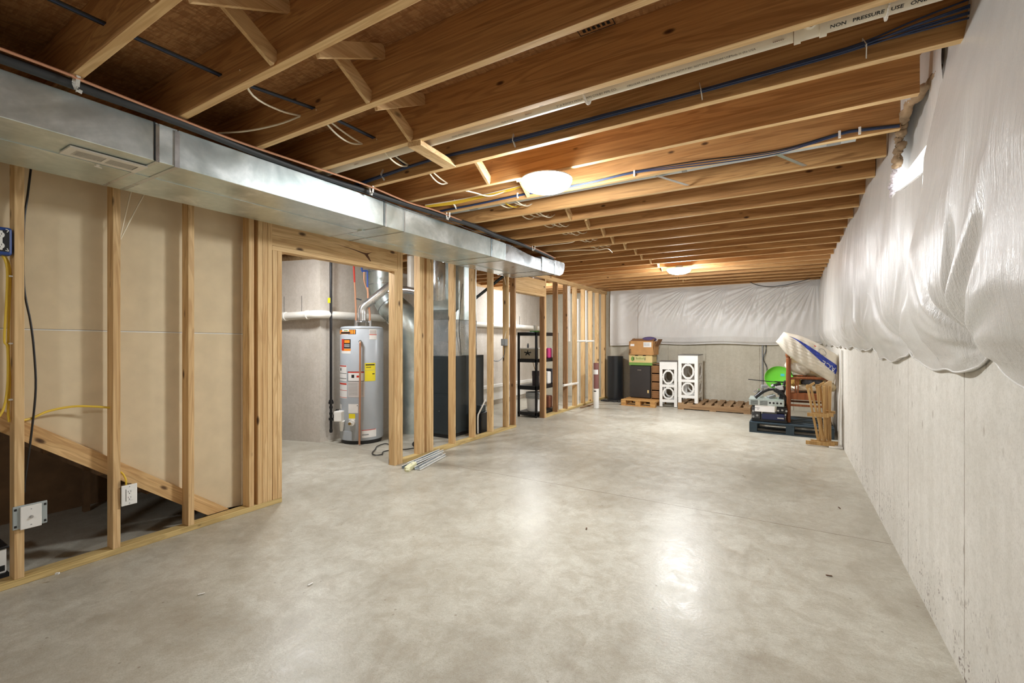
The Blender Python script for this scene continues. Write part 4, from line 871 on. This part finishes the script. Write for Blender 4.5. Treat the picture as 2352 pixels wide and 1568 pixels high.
# plumbing stubs inside the far studs
for x, y, z0, z1, l in ((-3.585, 8.08, 1.30, 2.36, 'white plumbing riser behind the studs, upper left one'), (-3.585, 8.52, .03, 2.15, 'white plumbing pipe running down to the floor between the far studs'), (-3.60, 8.98, 1.28, 2.361, 'short white plumbing riser deepest between the far studs')):
    tag(B().cyl((x, y, z0), (x, y, z1), .024 if z1 > 2.3 else .018, n=16).build('plumbing_pipe', PVC, smooth=True), l, 'pipe')
tag(B().cyl((-3.50, 7.62, .495), (-3.50, 8.30, .485), .022, n=16).cyl((-3.50, 7.95, .49), (-3.50, 8.0, .49), .029, n=16).build('drain_stub', PVC, smooth=True), 'short horizontal white pipe lying across the far studs at knee height', 'pipe')
for y, l in ((8.515, 'left'), (8.975, 'right')): tag(B().cyl((-3.60, y, 1.30), (-3.42, y, 1.305), .018, n=14).build('water_stub', PVC, smooth=True), l+' short white pipe stub sticking out between the far studs', 'pipe')

# ------------------------------------------------------------------ far left corner: roll, tube, pallets, boxes, stands
tag(B().lathe((-3.27, 9.87, 0), [(.172, .0), (.172, .97), (.150, .97), (.150, .05)], 36, cap=False).build('vinyl_roll', plain('black_vinyl', (36, 38, 40), .3), smooth=True), 'tall black roll of vinyl standing on end in the far left corner', 'roll')
t = thing('mailing_tube', 'narrow brown cardboard tube standing in a white sleeve against the far studs', 'tube', (-3.18, 8.48, 0))
B().cyl((-3.19, 8.48, .002), (-3.19, 8.48, .38), .055, n=24).build('white_sleeve', WHITE, t, smooth=True); B().cyl((-3.19, 8.48, .38), (-3.195, 8.49, .88), .050, n=24).build('tube', MAROON, t, smooth=True)
B().lathe((-3.193, 8.486, 0), [(.052, .66), (.052, .75)], 10, (-2.4, -.4), cap=False).build('address_label', LABELW, t)
B().lathe((-3.19, 8.48, 0), [(.056, .325), (.056, .345)], 8, (-2.2, -1.2), cap=False).build('marking', INK, t)
for i in range(5): tag(B().obox((-3.42+.085*i, 9.58-.02*(i % 2), .014), (.08, .14, .026), (0, 0, .2*(i-2))).build('carpet_sample', plain('carpet_dark', (52, 50, 48), .95)), 'small dark carpet sample lying in the row before the black vinyl roll', 'carpet sample', 'dark carpet samples on the floor')
tag(B().bar((-3.44, 8.30, .012), (-3.40, 8.95, .014), .03, .02).build('wood_scrap', OLDP[1]), 'thin wood scrap lying on the floor along the far studs', 'board')
def pallet(name, x0, x1, y0, y1, wm, lab, n=7, h=.125, rz=0.0, slats='y', grp=None, bw=.10):
    cx, cy = (x0+x1)/2, (y0+y1)/2; t = thing(name, lab, 'pallet', (cx, cy, 0))
    R = Matrix.Rotation(rz, 3, 'Z')
    def bb(b, a0, a1, c0, c1, z0, z1):
        c = R@Vector(((a0+a1)/2-cx, (c0+c1)/2-cy, 0)); b.obox((cx+c.x, cy+c.y, (z0+z1)/2), (a1-a0, c1-c0, z1-z0), R); return b
    if slats == 'y':
        for s_ in np.linspace(y0, y1-.045, 3): bb(B(), x0, x1, s_, s_+.045, .018, h-.018).build('stringer_board', wm[0], t, bevel=.003)
        step = (x1-x0-bw)/(n-1)
        for i in range(n): bb(B(), x0+i*step, x0+i*step+bw, y0, y1, h-.018, h).build('deck_board', wm[1], t, bevel=.002)
        for i in range(3): a = x0+i*(x1-x0-bw)/2; bb(B(), a, a+bw, y0, y1, 0, .018).build('bottom_board', wm[1], t)
    else:
        for a in np.linspace(x0, x1-.10, 3):
            for s_ in np.linspace(y0, y1-.10, 3): bb(B(), a, a+.10, s_, s_+.10, .018, h-.036).build('block', wm[0], t, bevel=.003)
        for a in np.linspace(x0, x1-.10, 3): bb(B(), a, a+.10, y0, y1, h-.036, h-.018).build('stringer_board', wm[1], t)
        for i in range(n): s_ = y0+i*(y1-y0-.085)/(n-1); bb(B(), x0, x1, s_, s_+.085, h-.018, h).build('deck_board', wm[0], t, bevel=.002)
        for s_ in np.linspace(y0, y1-.10, 3): bb(B(), x0, x1, s_, s_+.10, 0, .018).build('bottom_board', wm[0], t)
    return t
pallet('pallet', -2.88, -2.19, 9.10, 9.90, PALW, 'light pine pallet on the floor under the black fridge and boxes', n=6, slats='x', rz=-.05)
pallet('pallet', -1.80, -.56, 9.16, 10.05, OLDP, 'weathered grey-brown slatted pallet lying flat along the far wall', n=8, rz=.0, bw=.11)
t = thing('mini_fridge', 'black mini fridge standing on the light pine pallet', 'fridge', (-2.6, 9.68, .126))
B().box(-2.82, -2.40, 9.50, 9.86, .128, .80).build('cabinet', plain('fridge_black', (44, 42, 42), .5), t, bevel=.008); B().box(-2.82, -2.40, 9.455, 9.495, .14, .79).build('door', plain('fridge_door', (52, 48, 46), .5), t, bevel=.006)
B().box(-2.66, -2.58, 9.452, 9.456, .70, .715).build('badge', STEEL, t); B().box(-2.455, -2.425, 9.452, 9.456, .24, .30).build('scuff_label', CREAM, t)
t = thing('produce_box', 'green and cream produce carton stacked on the mini fridge', 'box', (-2.60, 9.65, .80))
B().box(-2.84, -2.36, 9.47, 9.84, .802, .86).build('base', LTGR, t, bevel=.004); B().box(-2.84, -2.36, 9.47, 9.84, .86, 1.02).build('body', CREAM, t, bevel=.004)
b = B(); b.box(-2.72, -2.50, 9.466, 9.47, .90, .99); b.build('label_panel', plain('pale_print2', (206, 200, 140), .7), t)
b = B(); b.sphere((-2.765, 9.47, .935), (.032, .004, .05), 14, 8); b.build('printed_leaf', LTGR, t, smooth=True); b = B()
for x in (-2.73, -2.50): b.box(x-.012, x, 9.464, 9.468, .91, .97)
for x in (-2.68, -2.52): b.box(x-.03, x+.03, 9.464, 9.468, 1.0, 1.015)
b.build('hand_hole', INK, t); b = B()
for i, x in enumerate(np.linspace(-2.69, -2.54, 7)): b.box(x, x+.012, 9.4645, 9.466, .925, .96 if i % 3 else .97)
b.build('print', plain('olive_print', (120, 130, 60), .7), t)
t = thing('cardboard_box', 'open brown cardboard box with two white labels at the top of the stack', 'box', (-2.56, 9.65, 1.02))
b = B(); b.prism([(-2.84, 1.022), (-2.34, 1.022), (-2.31, 1.30), (-2.80, 1.31)], 1, 9.44, 9.455); b.prism([(-2.84, 1.022), (-2.34, 1.022), (-2.31, 1.30), (-2.80, 1.31)], 1, 9.85, 9.86)
b.prism([(9.44, 1.022), (9.86, 1.022), (9.86, 1.30), (9.44, 1.30)], 0, -2.335, -2.325); b.prism([(9.44, 1.022), (9.86, 1.022), (9.86, 1.30), (9.44, 1.30)], 0, -2.83, -2.82); b.box(-2.83, -2.33, 9.45, 9.86, 1.022, 1.03)
b.build('body', CARD, t)
b = B(); b.bar((-2.80, 9.46, 1.31), (-2.78, 9.66, 1.36), .02, .006); b.obox((-2.56, 9.50, 1.325), (.46, .12, .006), (.5, 0, 0)); b.obox((-2.27, 9.65, 1.28), (.006, .36, .14), (0, .45, 0)); b.build('flap', plain('cardboard_dark', (140, 98, 60), .85), t)
b = B(); b.box(-2.53, -2.37, 9.4375, 9.4395, 1.18, 1.28); b.box(-2.80, -2.72, 9.4375, 9.4395, 1.20, 1.245); b.build('white_label', LABELW, t)
b = B(); [b.box(-2.52+i*.025, -2.51+i*.025, 9.4365, 9.4372, 1.20, 1.265) for i in range(5)]; b.build('label_print', GREY, t)
b = B(); [b.box(-2.82, -2.785, 9.4375, 9.4395, 1.05+i*.025, 1.062+i*.025) for i in range(4)]; b.build('box_print', INK, t)
tag(B().sphere((-2.46, 9.62, 1.34), (.15, .14, .055), 20, 10).build('purple_bundle', PURP, smooth=True), 'dusky purple folded fabric poking out of the open cardboard box', 'fabric')
t = thing('wicker_drawers', 'brown wicker drawer tower between the black fridge and white stands', 'drawers', (-2.22, 9.65, .126))
b = B(); b.box(-2.385, -2.37, 9.48, 9.84, .128, .83); b.box(-2.205, -2.19, 9.48, 9.84, .128, .83); b.box(-2.385, -2.19, 9.48, 9.84, .83, .85); b.build('frame', DARKW, t)
for i in range(4):
    z = .14+i*.172; q = B().box(-2.365, -2.21, 9.47, 9.82, z, z+.15).build('basket', WICK, t, bevel=.008); q2 = B()
    for r in range(6): q2.tube([(-2.365+.155*k/8, 9.465+.004*((k+r) % 2), z+.012+r*.025) for k in range(9)], .006, 5, smooth=False)
    q2.build('weave', plain('wicker_light', (168, 124, 78), .8), q, smooth=True)
def lattice_face(u0, u1, z0, z1, T, th=.014):
    """white board with two octagon rings in square windows; T maps (u,z,d) to the world"""
    b = B(); W_ = u1-u0
    def bar(a0, a1, c0, c1):
        k = len(b.v)
        for u in (a0, a1):
            for d in (0, th):
                for z in (c0, c1): b.v.append(T(u, z, d))
        for q in ((0, 1, 3, 2), (4, 6, 7, 5), (0, 4, 5, 1), (2, 3, 7, 6), (0, 2, 6, 4), (1, 5, 7, 3)): b.face([k+i for i in q])
    m = W_*.17; top = (z1-z0)*.17; foot = (z1-z0)*.10
    bar(u0, u0+m, z0, z1); bar(u1-m, u1, z0, z1); bar(u0+m, u1-m, z1-top, z1)
    hz0, hz1 = z0+foot, z1-top; mid = (hz0+hz1)/2; rb = (z1-z0)*.028
    bar(u0+m, u1-m, hz0, hz0+rb*2.2); bar(u0+m, u1-m, mid-rb, mid+rb)
    for c0, c1 in ((hz0+rb*2.2, mid-rb), (mid+rb, hz1)):
        cu, cz = (u0+u1)/2, (c0+c1)/2; hu, hz = (W_-2*m)/2, (c1-c0)/2
        k = len(b.v); N = 16
        for d in (0, th):
            for i in range(N):
                a = PI/8+2*PI*i/N; sq = 1/max(abs(math.cos(a)), abs(math.sin(a)))
                oc = min(sq, 1.46/(abs(math.cos(a))+abs(math.sin(a))))
                for s_ in (.93, .70): b.v.append(T(cu+math.cos(a)*oc*hu*s_, cz+math.sin(a)*oc*hz*s_, d))
        for i in range(N):
            j = (i+1) % N
            b.face([k+2*i, k+2*j, k+2*j+1, k+2*i+1]); b.face([k+2*N+2*i, k+2*N+2*i+1, k+2*N+2*j+1, k+2*N+2*j])
            b.face([k+2*i+1, k+2*j+1, k+2*N+2*j+1, k+2*N+2*i+1]); b.face([k+2*i, k+2*N+2*i, k+2*N+2*j, k+2*j])
        for du, dz in ((0, 1), (0, -1), (1, 0), (-1, 0)):
            if du: bar(cu+du*hu*.9-.0, cu+du*hu, cz-hz*.10, cz+hz*.10) if du > 0 else bar(cu-hu, cu-hu*.9, cz-hz*.10, cz+hz*.10)
            else: bar(cu-hu*.10, cu+hu*.10, cz+dz*hz*.9 if dz > 0 else cz-hz, cz+hz if dz > 0 else cz-hz*.9)
    return b
def stand(x0, x1, y0, y1, z0, z1, rz, lab):
    cx, cy = x0, y0; R = Matrix.Rotation(rz, 3, 'Z'); t = thing('display_stand', lab, 'stand', (x0, y0, z0))
    def TT(fn): return lambda u, z, d: tuple(Vector((cx, cy, 0))+R@(Vector(fn(u, z, d))-Vector((cx, cy, 0))))
    lattice_face(x0, x1, z0, z1, TT(lambda u, z, d: (u, y0+d, z))).build('front_panel', WHITE, t); lattice_face(x0, x1, z0, z1, TT(lambda u, z, d: (u, y1-d, z))).build('back_panel', WHITE, t)
    lattice_face(y0+.014, y1-.014, z0, z1, TT(lambda u, z, d: (x0+d, u, z))).build('side_panel', WHITE, t); lattice_face(y0+.014, y1-.014, z0, z1, TT(lambda u, z, d: (x1-d, u, z))).build('side_panel', WHITE, t)
    b = B(); k = [TT(lambda u, z, d: (u, d, z))(a, z1+h, c) for a in (x0-.006, x1+.006) for c in (y0-.006, y1+.006) for h in (0.001, .014)]
    b.v += k; [b.face(list(q)) for q in ((0, 1, 3, 2), (4, 6, 7, 5), (0, 4, 5, 1), (2, 3, 7, 6), (0, 2, 6, 4), (1, 5, 7, 3))]; b.build('top', plain('dark_edge_top', (110, 106, 100), .5), t)
stand(-2.175, -1.845, 9.30, 9.72, .01, .895, .12, 'shorter white lattice stand with octagon cutouts, left one of the pair')
stand(-1.80, -1.445, 9.20, 9.80, .127, 1.03, .0, 'taller white lattice stand on the weathered pallet, right one of the pair')

# ------------------------------------------------------------------ far right pile
t = pallet('pallet', -.46, .545, 7.40, 8.30, [TEALB, TEALB], 'blue-black painted pallet carrying the pile beside the right wall', n=6, h=.15, slats='x', rz=-.02)
PZ0 = .152
t = thing('office_printer', 'broken black and white printer on the front left of the dark pallet', 'printer', (-.25, 7.6, PZ0))
B().box(-.44, .00, 7.46, 7.80, PZ0, .19).build('base', BLACK, t, bevel=.006); B().box(-.31, -.03, 7.45, 7.76, .19, .275).build('front_box', DKB, t, bevel=.008)
B().box(-.44, -.33, 7.455, 7.78, .19, .36).build('side_housing', plain('dark_grey_plastic', (64, 64, 66), .45), t, bevel=.01)
b = B(); [b.cyl((x, 7.452, z), (x, 7.456, z), .016, n=12) for x, z in ((-.42, .22), (-.37, .24), (-.42, .30), (-.36, .32))]; b.build('port', GREY, t)
B().obox((-.275, 7.47, .345), (.25, .03, .10), (-.15, 0, 0)).build('white_panel', LABELW, t, bevel=.003)
B().box(-.13, .00, 7.48, 7.76, .28, .37).build('inner_works', BLACK, t, bevel=.01)
b = B(); [b.cyl((-.11+.05*i, 7.476, .325+.01*(i % 2)), (-.11+.05*i, 7.482, .325+.01*(i % 2)), .014, n=10) for i in range(3)]; b.box(-.12, -.04, 7.446, 7.45, .215, .232); b.build('silver_bits', STEEL, t)
t = thing('metal_chassis', 'silver metal equipment case with slotted front lying on the broken printer', 'equipment case', (-.26, 7.65, .37))
B().box(-.475, -.04, 7.46, 7.85, .385, .465).build('case', GALV, t, bevel=.003); B().obox((-.26, 7.66, .470), (.44, .40, .006), (.02, 0, 0)).build('lid', plain('grey_green_metal', (170, 180, 174), .4, .3), t)
b = B()
for i in range(9): b.box(-.455, -.36, 7.457, 7.459, .392+i*.0075, .395+i*.0075); b.box(-.34, -.24, 7.457, 7.459, .392+i*.0075, .395+i*.0075)
for i in range(4): b.cyl((-.21+.045*i, 7.459, .43), (-.21+.045*i, 7.456, .43), .014, n=10)
b.build('front_slot', INK, t)
cable('vacuum_hose', [(-.395, 7.52, .485), (-.34, 7.53, .54), (-.28, 7.55, .585), (-.20, 7.57, .615), (-.13, 7.58, .605), (-.06, 7.60, .56), (-.02, 7.62, .48), (-.015, 7.66, .38)], lambda s_: .020+.0025*math.sin(s_*220), BLACK, 'thick black ribbed hose arching over the silver equipment case', 'hose', n=12, sub=16)
tag(B().tube([(-.40, 7.52, .49), (-.31, 7.55, .575)], .026, 12).build('hose_nozzle', BLACK, smooth=True), 'black nozzle at the left end of the ribbed hose', 'nozzle')
t = thing('scrap_parts', 'tangle of grey and black machine parts piled on the silver case', 'scrap', (-.25, 7.8, .47))
r_ = random.Random(5)
for i in range(12):
    c = (r_.uniform(-.40, -.08), r_.uniform(7.66, 7.84), .50+r_.uniform(0, .17)); m = (GREY, BLACK, STEEL, plain('smoke_plastic', (190, 190, 184), .3))[i % 4]
    if i % 3 == 0: B().cyl(c, (c[0]+r_.uniform(-.07, .07), c[1], c[2]+r_.uniform(-.02, .05)), .022, n=12).build('part', m, t, smooth=True)
    else: B().obox(c, (r_.uniform(.04, .11), .08, r_.uniform(.03, .07)), (0, r_.uniform(-.6, .6), r_.uniform(-.5, .5))).build('part', m, t, bevel=.006)
cable('thin_rod', [(-.50, 7.70, .735), (-.25, 7.72, .715), (-.05, 7.74, .705)], .006, BLACK, 'thin black rod sticking out to the left above the scrap parts', 'rod', smooth=False)
cable('antenna_rod', [(-.16, 7.75, .715), (.02, 7.76, .712)], .005, INK, 'short black rod crossing in front of the green disc', 'rod', smooth=False)
tag(B().cyl((-.10, 7.9, .50), (-.02, 7.92, .72), .03, .02, n=10).obox((-.06, 7.72, .55), (.05, .10, .22), (0, .25, 0)).build('black_stand', BLACK), 'black angled support beside the chair post', 'support')
R = Matrix.Rotation(.25, 3, 'Y')
b = B(); N = 40
c0 = Vector((-.11, 8.06, .73)); pr = [(.001, .0), (.11, .004), (.165, .018), (.185, .04), (.192, .045), (.188, .052), (.165, .03), (.11, .014), (.001, .010)]
q = B().lathe((0, 0, 0), pr, N, cap=False); M_ = Euler((1.15, .12, 0)).to_matrix()
q.v = [tuple(c0+M_@Vector(v)*1.0) for v in q.v]; t = thing('snow_saucer', 'bright lime green plastic saucer disc propped behind the chair post', 'saucer', (.02, 8.02, .45))
q.build('disc', GREEN, t, smooth=True); B().obox((-.06, 7.945, .80), (.05, .004, .04), (-.4, 0, 0)).build('teal_label', plain('teal', (60, 170, 170), .5), t)
# chair
t = thing('wooden_armchair', 'orange-brown wooden armchair standing side-on upon the dark pallet', 'chair', (.2, 7.8, PZ0))
cx0, cx1, cy0, cy1 = .0, .50, 7.62, 8.12
for y in (cy0, cy1):
    b = B(); b.lathe((cx0+.015, y, 0), [(.028, PZ0), (.028, .30), (.032, .55), (.032, .80), (.027, .95), (.031, 1.05), (.024, 1.07), (.036, 1.09), (.040, 1.11), (.032, 1.135), (.001, 1.145)], 18); b.build('back_post', ORANGE, t, smooth=True)
    B().box(cx1-.04, cx1, y-.02, y+.02, PZ0, .775).build('front_leg', ORANGE, t, bevel=.004)
    B().tube([(cx0+.02, y, .775), (cx0+.15, y, .785), (cx1-.08, y, .788), (cx1+.01, y, .775)], .017, 12).build('armrest', ORANGE, t, smooth=True)
    B().box(cx0+.03, cx1-.03, y-.012, y+.012, .48, .57).build('seat_rail', ORANGE, t, bevel=.003)
    B().box(cx0+.03, cx1-.03, y-.010, y+.010, .385, .415).build('stretcher', ORANGE, t, bevel=.003)
for z in (.85, .98): B().box(cx0+.005, cx0+.03, cy0, cy1, z, z+.05).build('back_slat', ORANGE, t, bevel=.003)
B().box(cx0+.02, cx1-.02, cy0+.01, cy1-.01, .55, .575).build('seat', ORANGE, t, bevel=.004)
for x, y in ((cx0+.10, cy0), (cx0+.13, cy0)): B().bar((x, y, .57), (x-.0, y, .775), .018, .012).build('spindle', ORANGE, t)
def blob(name, c, r, rot, m, lab, cat, amp=.06, seed=1, sq=2.6, parts=None):
    rr = random.Random(seed); ph = [rr.uniform(0, 6) for _ in range(6)]; M_ = Euler(rot).to_matrix(); b = B(); n1, n2 = 56, 32; k = 0
    for j in range(n2+1):
        for i in range(n1):
            a = 2*PI*i/n1; p = -PI/2+PI*j/n2
            f = lambda t_: math.copysign(abs(t_)**(2/sq), t_)
            v = Vector((f(math.cos(p))*f(math.cos(a)), f(math.cos(p))*f(math.sin(a)), f(math.sin(p))))
            d = 1+amp*(.5*math.sin(3*v.x*2+ph[0]+4*v.z)+.35*math.sin(9*v.x+7*v.z+ph[1])+.25*math.sin(17*v.x-11*v.y+9*v.z+ph[2])+.2*math.sin(29*v.x+ph[3]+23*v.z))
            b.v.append(tuple(Vector(c)+M_@Vector((v.x*r[0]*d, v.y*r[1]*d, v.z*r[2]*d))))
    for j in range(n2):
        for i in range(n1): b.face([j*n1+i, j*n1+(i+1) % n1, (j+1)*n1+(i+1) % n1, (j+1)*n1+i])
    if parts: return b.build(name, m, parts, smooth=True)
    return tag(b.build(name, m, smooth=True), lab, cat)
blob('seat_cushion', (.24, 7.86, .64), (.20, .20, .055), (0, 0, 0), WHC, 'cream folded cushion on the seat of the armchair', 'cushion', .05, 3)
blob('fabric_pile', (.30, 7.84, .73), (.13, .16, .05), (0, 0, 0), plain('patterned_grey', (90, 92, 98), .9, noise=.5), 'dark patterned fabric stuffed above the cream cushion', 'fabric', .1, 9)
blob('folded_cloth', (.10, 7.82, .72), (.07, .12, .07), (0, 0, 0), plain('mustard_cloth', (176, 140, 70), .9), 'mustard cloth tucked beside the armchair spindles', 'cloth', .1, 12)
t = thing('foam_bolster', 'yellowish foam roll in clear plastic sagging over the chair arm', 'bolster', (.25, 7.85, .8))
B().tube([(.02, 7.74, 1.00), (.14, 7.76, .975), (.28, 7.78, .92), (.40, 7.79, .865), (.47, 7.80, .80), (.49, 7.80, .68), (.50, 7.8, .60)], lambda s_: .085+.01*math.sin(s_*23)-.03*s_, 20, sub=8, sy=1.5).build('foam', BEIGE, t, smooth=True)
blob('plastic_wrap', (.13, 7.76, .93), (.16, .14, .085), (0, .35, 0), BAG, '', '', .08, 4, parts=t)
t = thing('pillow_bag', 'big white vacuum bag of bedding with a blue wedge on top of the pile', 'bag', (.27, 7.82, 1.1))
rotb = (0, .60, 0); cc_ = (.245, 7.46, 1.14)
def bagpt(u, w, side):
    # u along the bag, w across; side -1 faces the room
    L, Hh = .405, .175
    e = (max(0, 1-abs(u)**3.2)**.5)*(max(0, 1-abs(w)**2.6)**.5)
    d = .10*e+(.004*math.sin(u*19+w*7)+.003*math.sin(u*9-w*27)+.003*math.sin(u*41+w*33))*e
    hw = Hh*(1-.50*(max(0, -u-.1)/.9)**1.5-.05*max(0, u-.5)/.5+.02*math.sin(u*9))
    M_ = Euler(rotb).to_matrix(); return Vector(cc_)+M_@Vector((u*L-max(0, u)*(.12 if w > 0 else .06)*w, side*d, w*hw))
b = B()
for sd in (-1, 1): b.grid(lambda u, v, sd=sd: bagpt(u*2-1, v*2-1, sd), 60, 36)
b.build('bag', BAG, t, smooth=True)
def wedge(u, v):
    uu = -.78+1.74*u; a = .62-.30*u; wd = .01+.62*u; return bagpt(uu, a-wd*(1-v), -1)+Vector((0, -.003, 0))
B().grid(wedge, 50, 12).build('blue_wedge', NAVY, t, smooth=True)
M_ = Euler(rotb).to_matrix()
def onbag(p, u0, w0, s_): return bagpt(min(.985, u0-p.x*s_/.42), w0-p.y*s_/.205, -1)+Vector((0, -.006, 0))
b = B(); b.text('ACE', 1, None, bend=lambda p: onbag(p, .93, .12, .105)); b.build('lettering', LABELW, t)
b = B(); b.text('Saver', 1, None, bend=lambda p: onbag(p, .92, -.20, .05)); b.build('lettering', LABELW, t)
b = B()
for i in range(24):
    a0, a1 = 2*PI*i/24, 2*PI*(i+1)/24
    pa, pb = [bagpt(.36+.15*math.cos(a), .62+.20*math.sin(a), -1)+Vector((0, -.004, 0)) for a in (a0, a1)]; b.tube([pa, pb], .0028, 5, smooth=False)
b.build('valve_ring', GREY, t)
B().obox(bagpt(.02, .72, -1)+Vector((0, -.004, 0)), (.022, .004, .012), (0, .6, 0)).build('red_dot', REDL, t)
# folded wooden tray stands
def slatbar(b, x0, z0, x1, z1, y, w=.026, t_=.018): b.bar((x0, y, z0), (x1, y, z1), w, t_, up=(0, 1, 0)); return b
def tray(dx, dy, lean, lab):
    t = thing('folding_stand', lab, 'folding stand', (.30+dx, 6.86+dy, 0), 'folded wooden tray stands')
    for sx, q in ((0, 0), (.055, .02)):
        slatbar(B(), .335+dx+sx, .045, .215+dx+sx*.6-lean, .76, 6.86+dy+q).build('leg', OAK, t, bevel=.003)
        slatbar(B(), .355+dx+sx, .045, .335+dx+sx-lean*.3, .74, 6.90+dy+q).build('leg', OAK, t, bevel=.003)
    B().box(.20+dx, .50+dx, 6.84+dy, 6.862+dy+.0, .012, .06).build('foot_bar', OAK, t, bevel=.004)
    B().box(.215+dx, .44+dx, 6.835+dy, 6.852+dy, .365, .41).build('cross_bar', OAK, t, bevel=.003)
    b = B(); b.prism([(.195+dx-lean, .735), (.29+dx-lean, .80), (.30+dx-lean, .775), (.21+dx-lean, .70)], 1, 6.85+dy, 6.87+dy); b.build('hinge_block', OAK, t, bevel=.003)
tray(0, 0, 0, 'front folded oak tray stand leaning before the dark pallet'); tray(.055, .10, -.05, 'middle folded oak tray stand just behind the front one')
t = thing('tray_top', 'narrow pale tray top board standing upright behind the folded stands', 'board', (.46, 6.98, 0))
b = B(); b.prism([(.40, .10), (.475, .10), (.485, .80), (.455, .805), (.385, .75)], 1, 7.06, 7.08); b.build('board', plain('pale_oak_board', (206, 176, 130), .5), t, bevel=.003)
B().box(.42, .52, 7.03, 7.055, .39, .425).build('cleat', OAK, t, bevel=.003)
t = thing('casing_board', 'tall thin white trim board leaning on the right wall by the pile', 'board', (.53, 6.95, 0))
B().bar((.545, 6.93, .002), (.572, 6.93, 1.20), .012, .07, up=(0, 1, 0)).build('board', WHITE, t)
tag(B().box(.44, .58, 6.80, 6.90, .0, .02).build('white_block', WHITE, bevel=.004), 'small white block on the floor at the foot of the leaning trim', 'block')
t = thing('conduit', 'grey vertical conduit with loose wires on the far concrete wall', 'conduit', (-.42, 10.06, .4))
B().cyl((-.41, 10.075, .30), (-.41, 10.075, 1.27), .013, n=12).build('pipe', GREY, t, smooth=True)
b = B(); b.tube([(-.34, 10.07, 1.25), (-.36, 10.07, 1.1), (-.40, 10.06, .98), (-.36, 10.06, .85), (-.33, 10.06, .75), (-.34, 10.06, .62)], .004, 6); b.tube([(-.36, 10.07, 1.25), (-.35, 10.07, 1.12), (-.39, 10.05, .95), (-.34, 10.05, .82), (-.35, 10.06, .65)], .004, 6); b.build('loose_wire', CHAR, t, smooth=True)

# ------------------------------------------------------------------ loose metal strips and small litter on the floor
def channel(p0, p1, w, h, lab, m=None, wrapm=None):
    t = thing('metal_strip', lab, 'metal strip', p0, 'metal track strips on the floor'); p0, p1 = Vector(p0), Vector(p1); d = (p1-p0).normalized(); s_ = Vector((d.y, -d.x, 0)); u = Vector((0, 0, 1))
    b = B(); b.bar(p0+u*.004, p1+u*.004, w, .003); b.bar(p0+s_*w/2+u*h*.5, p1+s_*w/2+u*h*.5, .003, h); b.bar(p0-s_*w/2+u*h*.5, p1-s_*w/2+u*h*.5, .003, h); b.build('web', GALVD, t)
    b = B(); b.bar(p0+s_*w/2+u*h, p1+s_*w/2+u*h, .010, .006); b.bar(p0-s_*w/2+u*h, p1-s_*w/2+u*h, .010, .006); b.bar(p0+s_*w*.62+u*.005, p1+s_*w*.62+u*.005, .012, .006); b.build('rim', WHITE, t, bevel=.002)
channel((-3.36, 3.44, .001), (-3.46, 4.13, .001), .055, .030, 'left one of the loose metal strips lying before the stud cluster')
channel((-3.31, 3.46, .036), (-3.42, 4.10, .036), .050, .026, 'metal strip stacked on top of the left ones before the stud cluster')
channel((-3.22, 3.48, .001), (-3.36, 4.06, .001), .055, .030, 'right one of the loose metal strips lying before the stud cluster')
tag(B().obox((-3.29, 3.46, .030), (.05, .14, .05), (.2, .2, .1)).obox((-3.27, 3.40, .018), (.04, .05, .03), (.4, 0, .5)).build('foam_scrap', plain('pale_yellow_foam', (222, 220, 180), .8), bevel=.006), 'pale yellow foam scrap stuck to the ends of the metal strips', 'scrap')
r_ = random.Random(3)
for i, (x, y) in enumerate(((-3.42, .86), (-2.2, 1.55), (-2.6, 1.2), (-1.2, 3.0), (.35, 4.4), (.2, 3.1))):
    m, l = ((WHITE, 'white crumb on the floor plate near the leftmost studs') if i == 0 else (WHITE, 'white paint fleck on the floor, ' + ('near the left plate' if i == 1 else 'closest to the leftmost stud')) if i < 3 else (BROWN, 'tiny dark twig on the floor, ' + ('left of centre', 'by the right wall past the floor joint', 'by the right wall before the floor joint')[i-3]))
    z = .039 if i == 0 else .001
    tag(B().obox((x, y, z+.004), (.016, .012, .008) if i == 0 else (.03, .008, .003), (0, 0, r_.uniform(0, 3))).build('debris', m), l, 'debris')
clean()
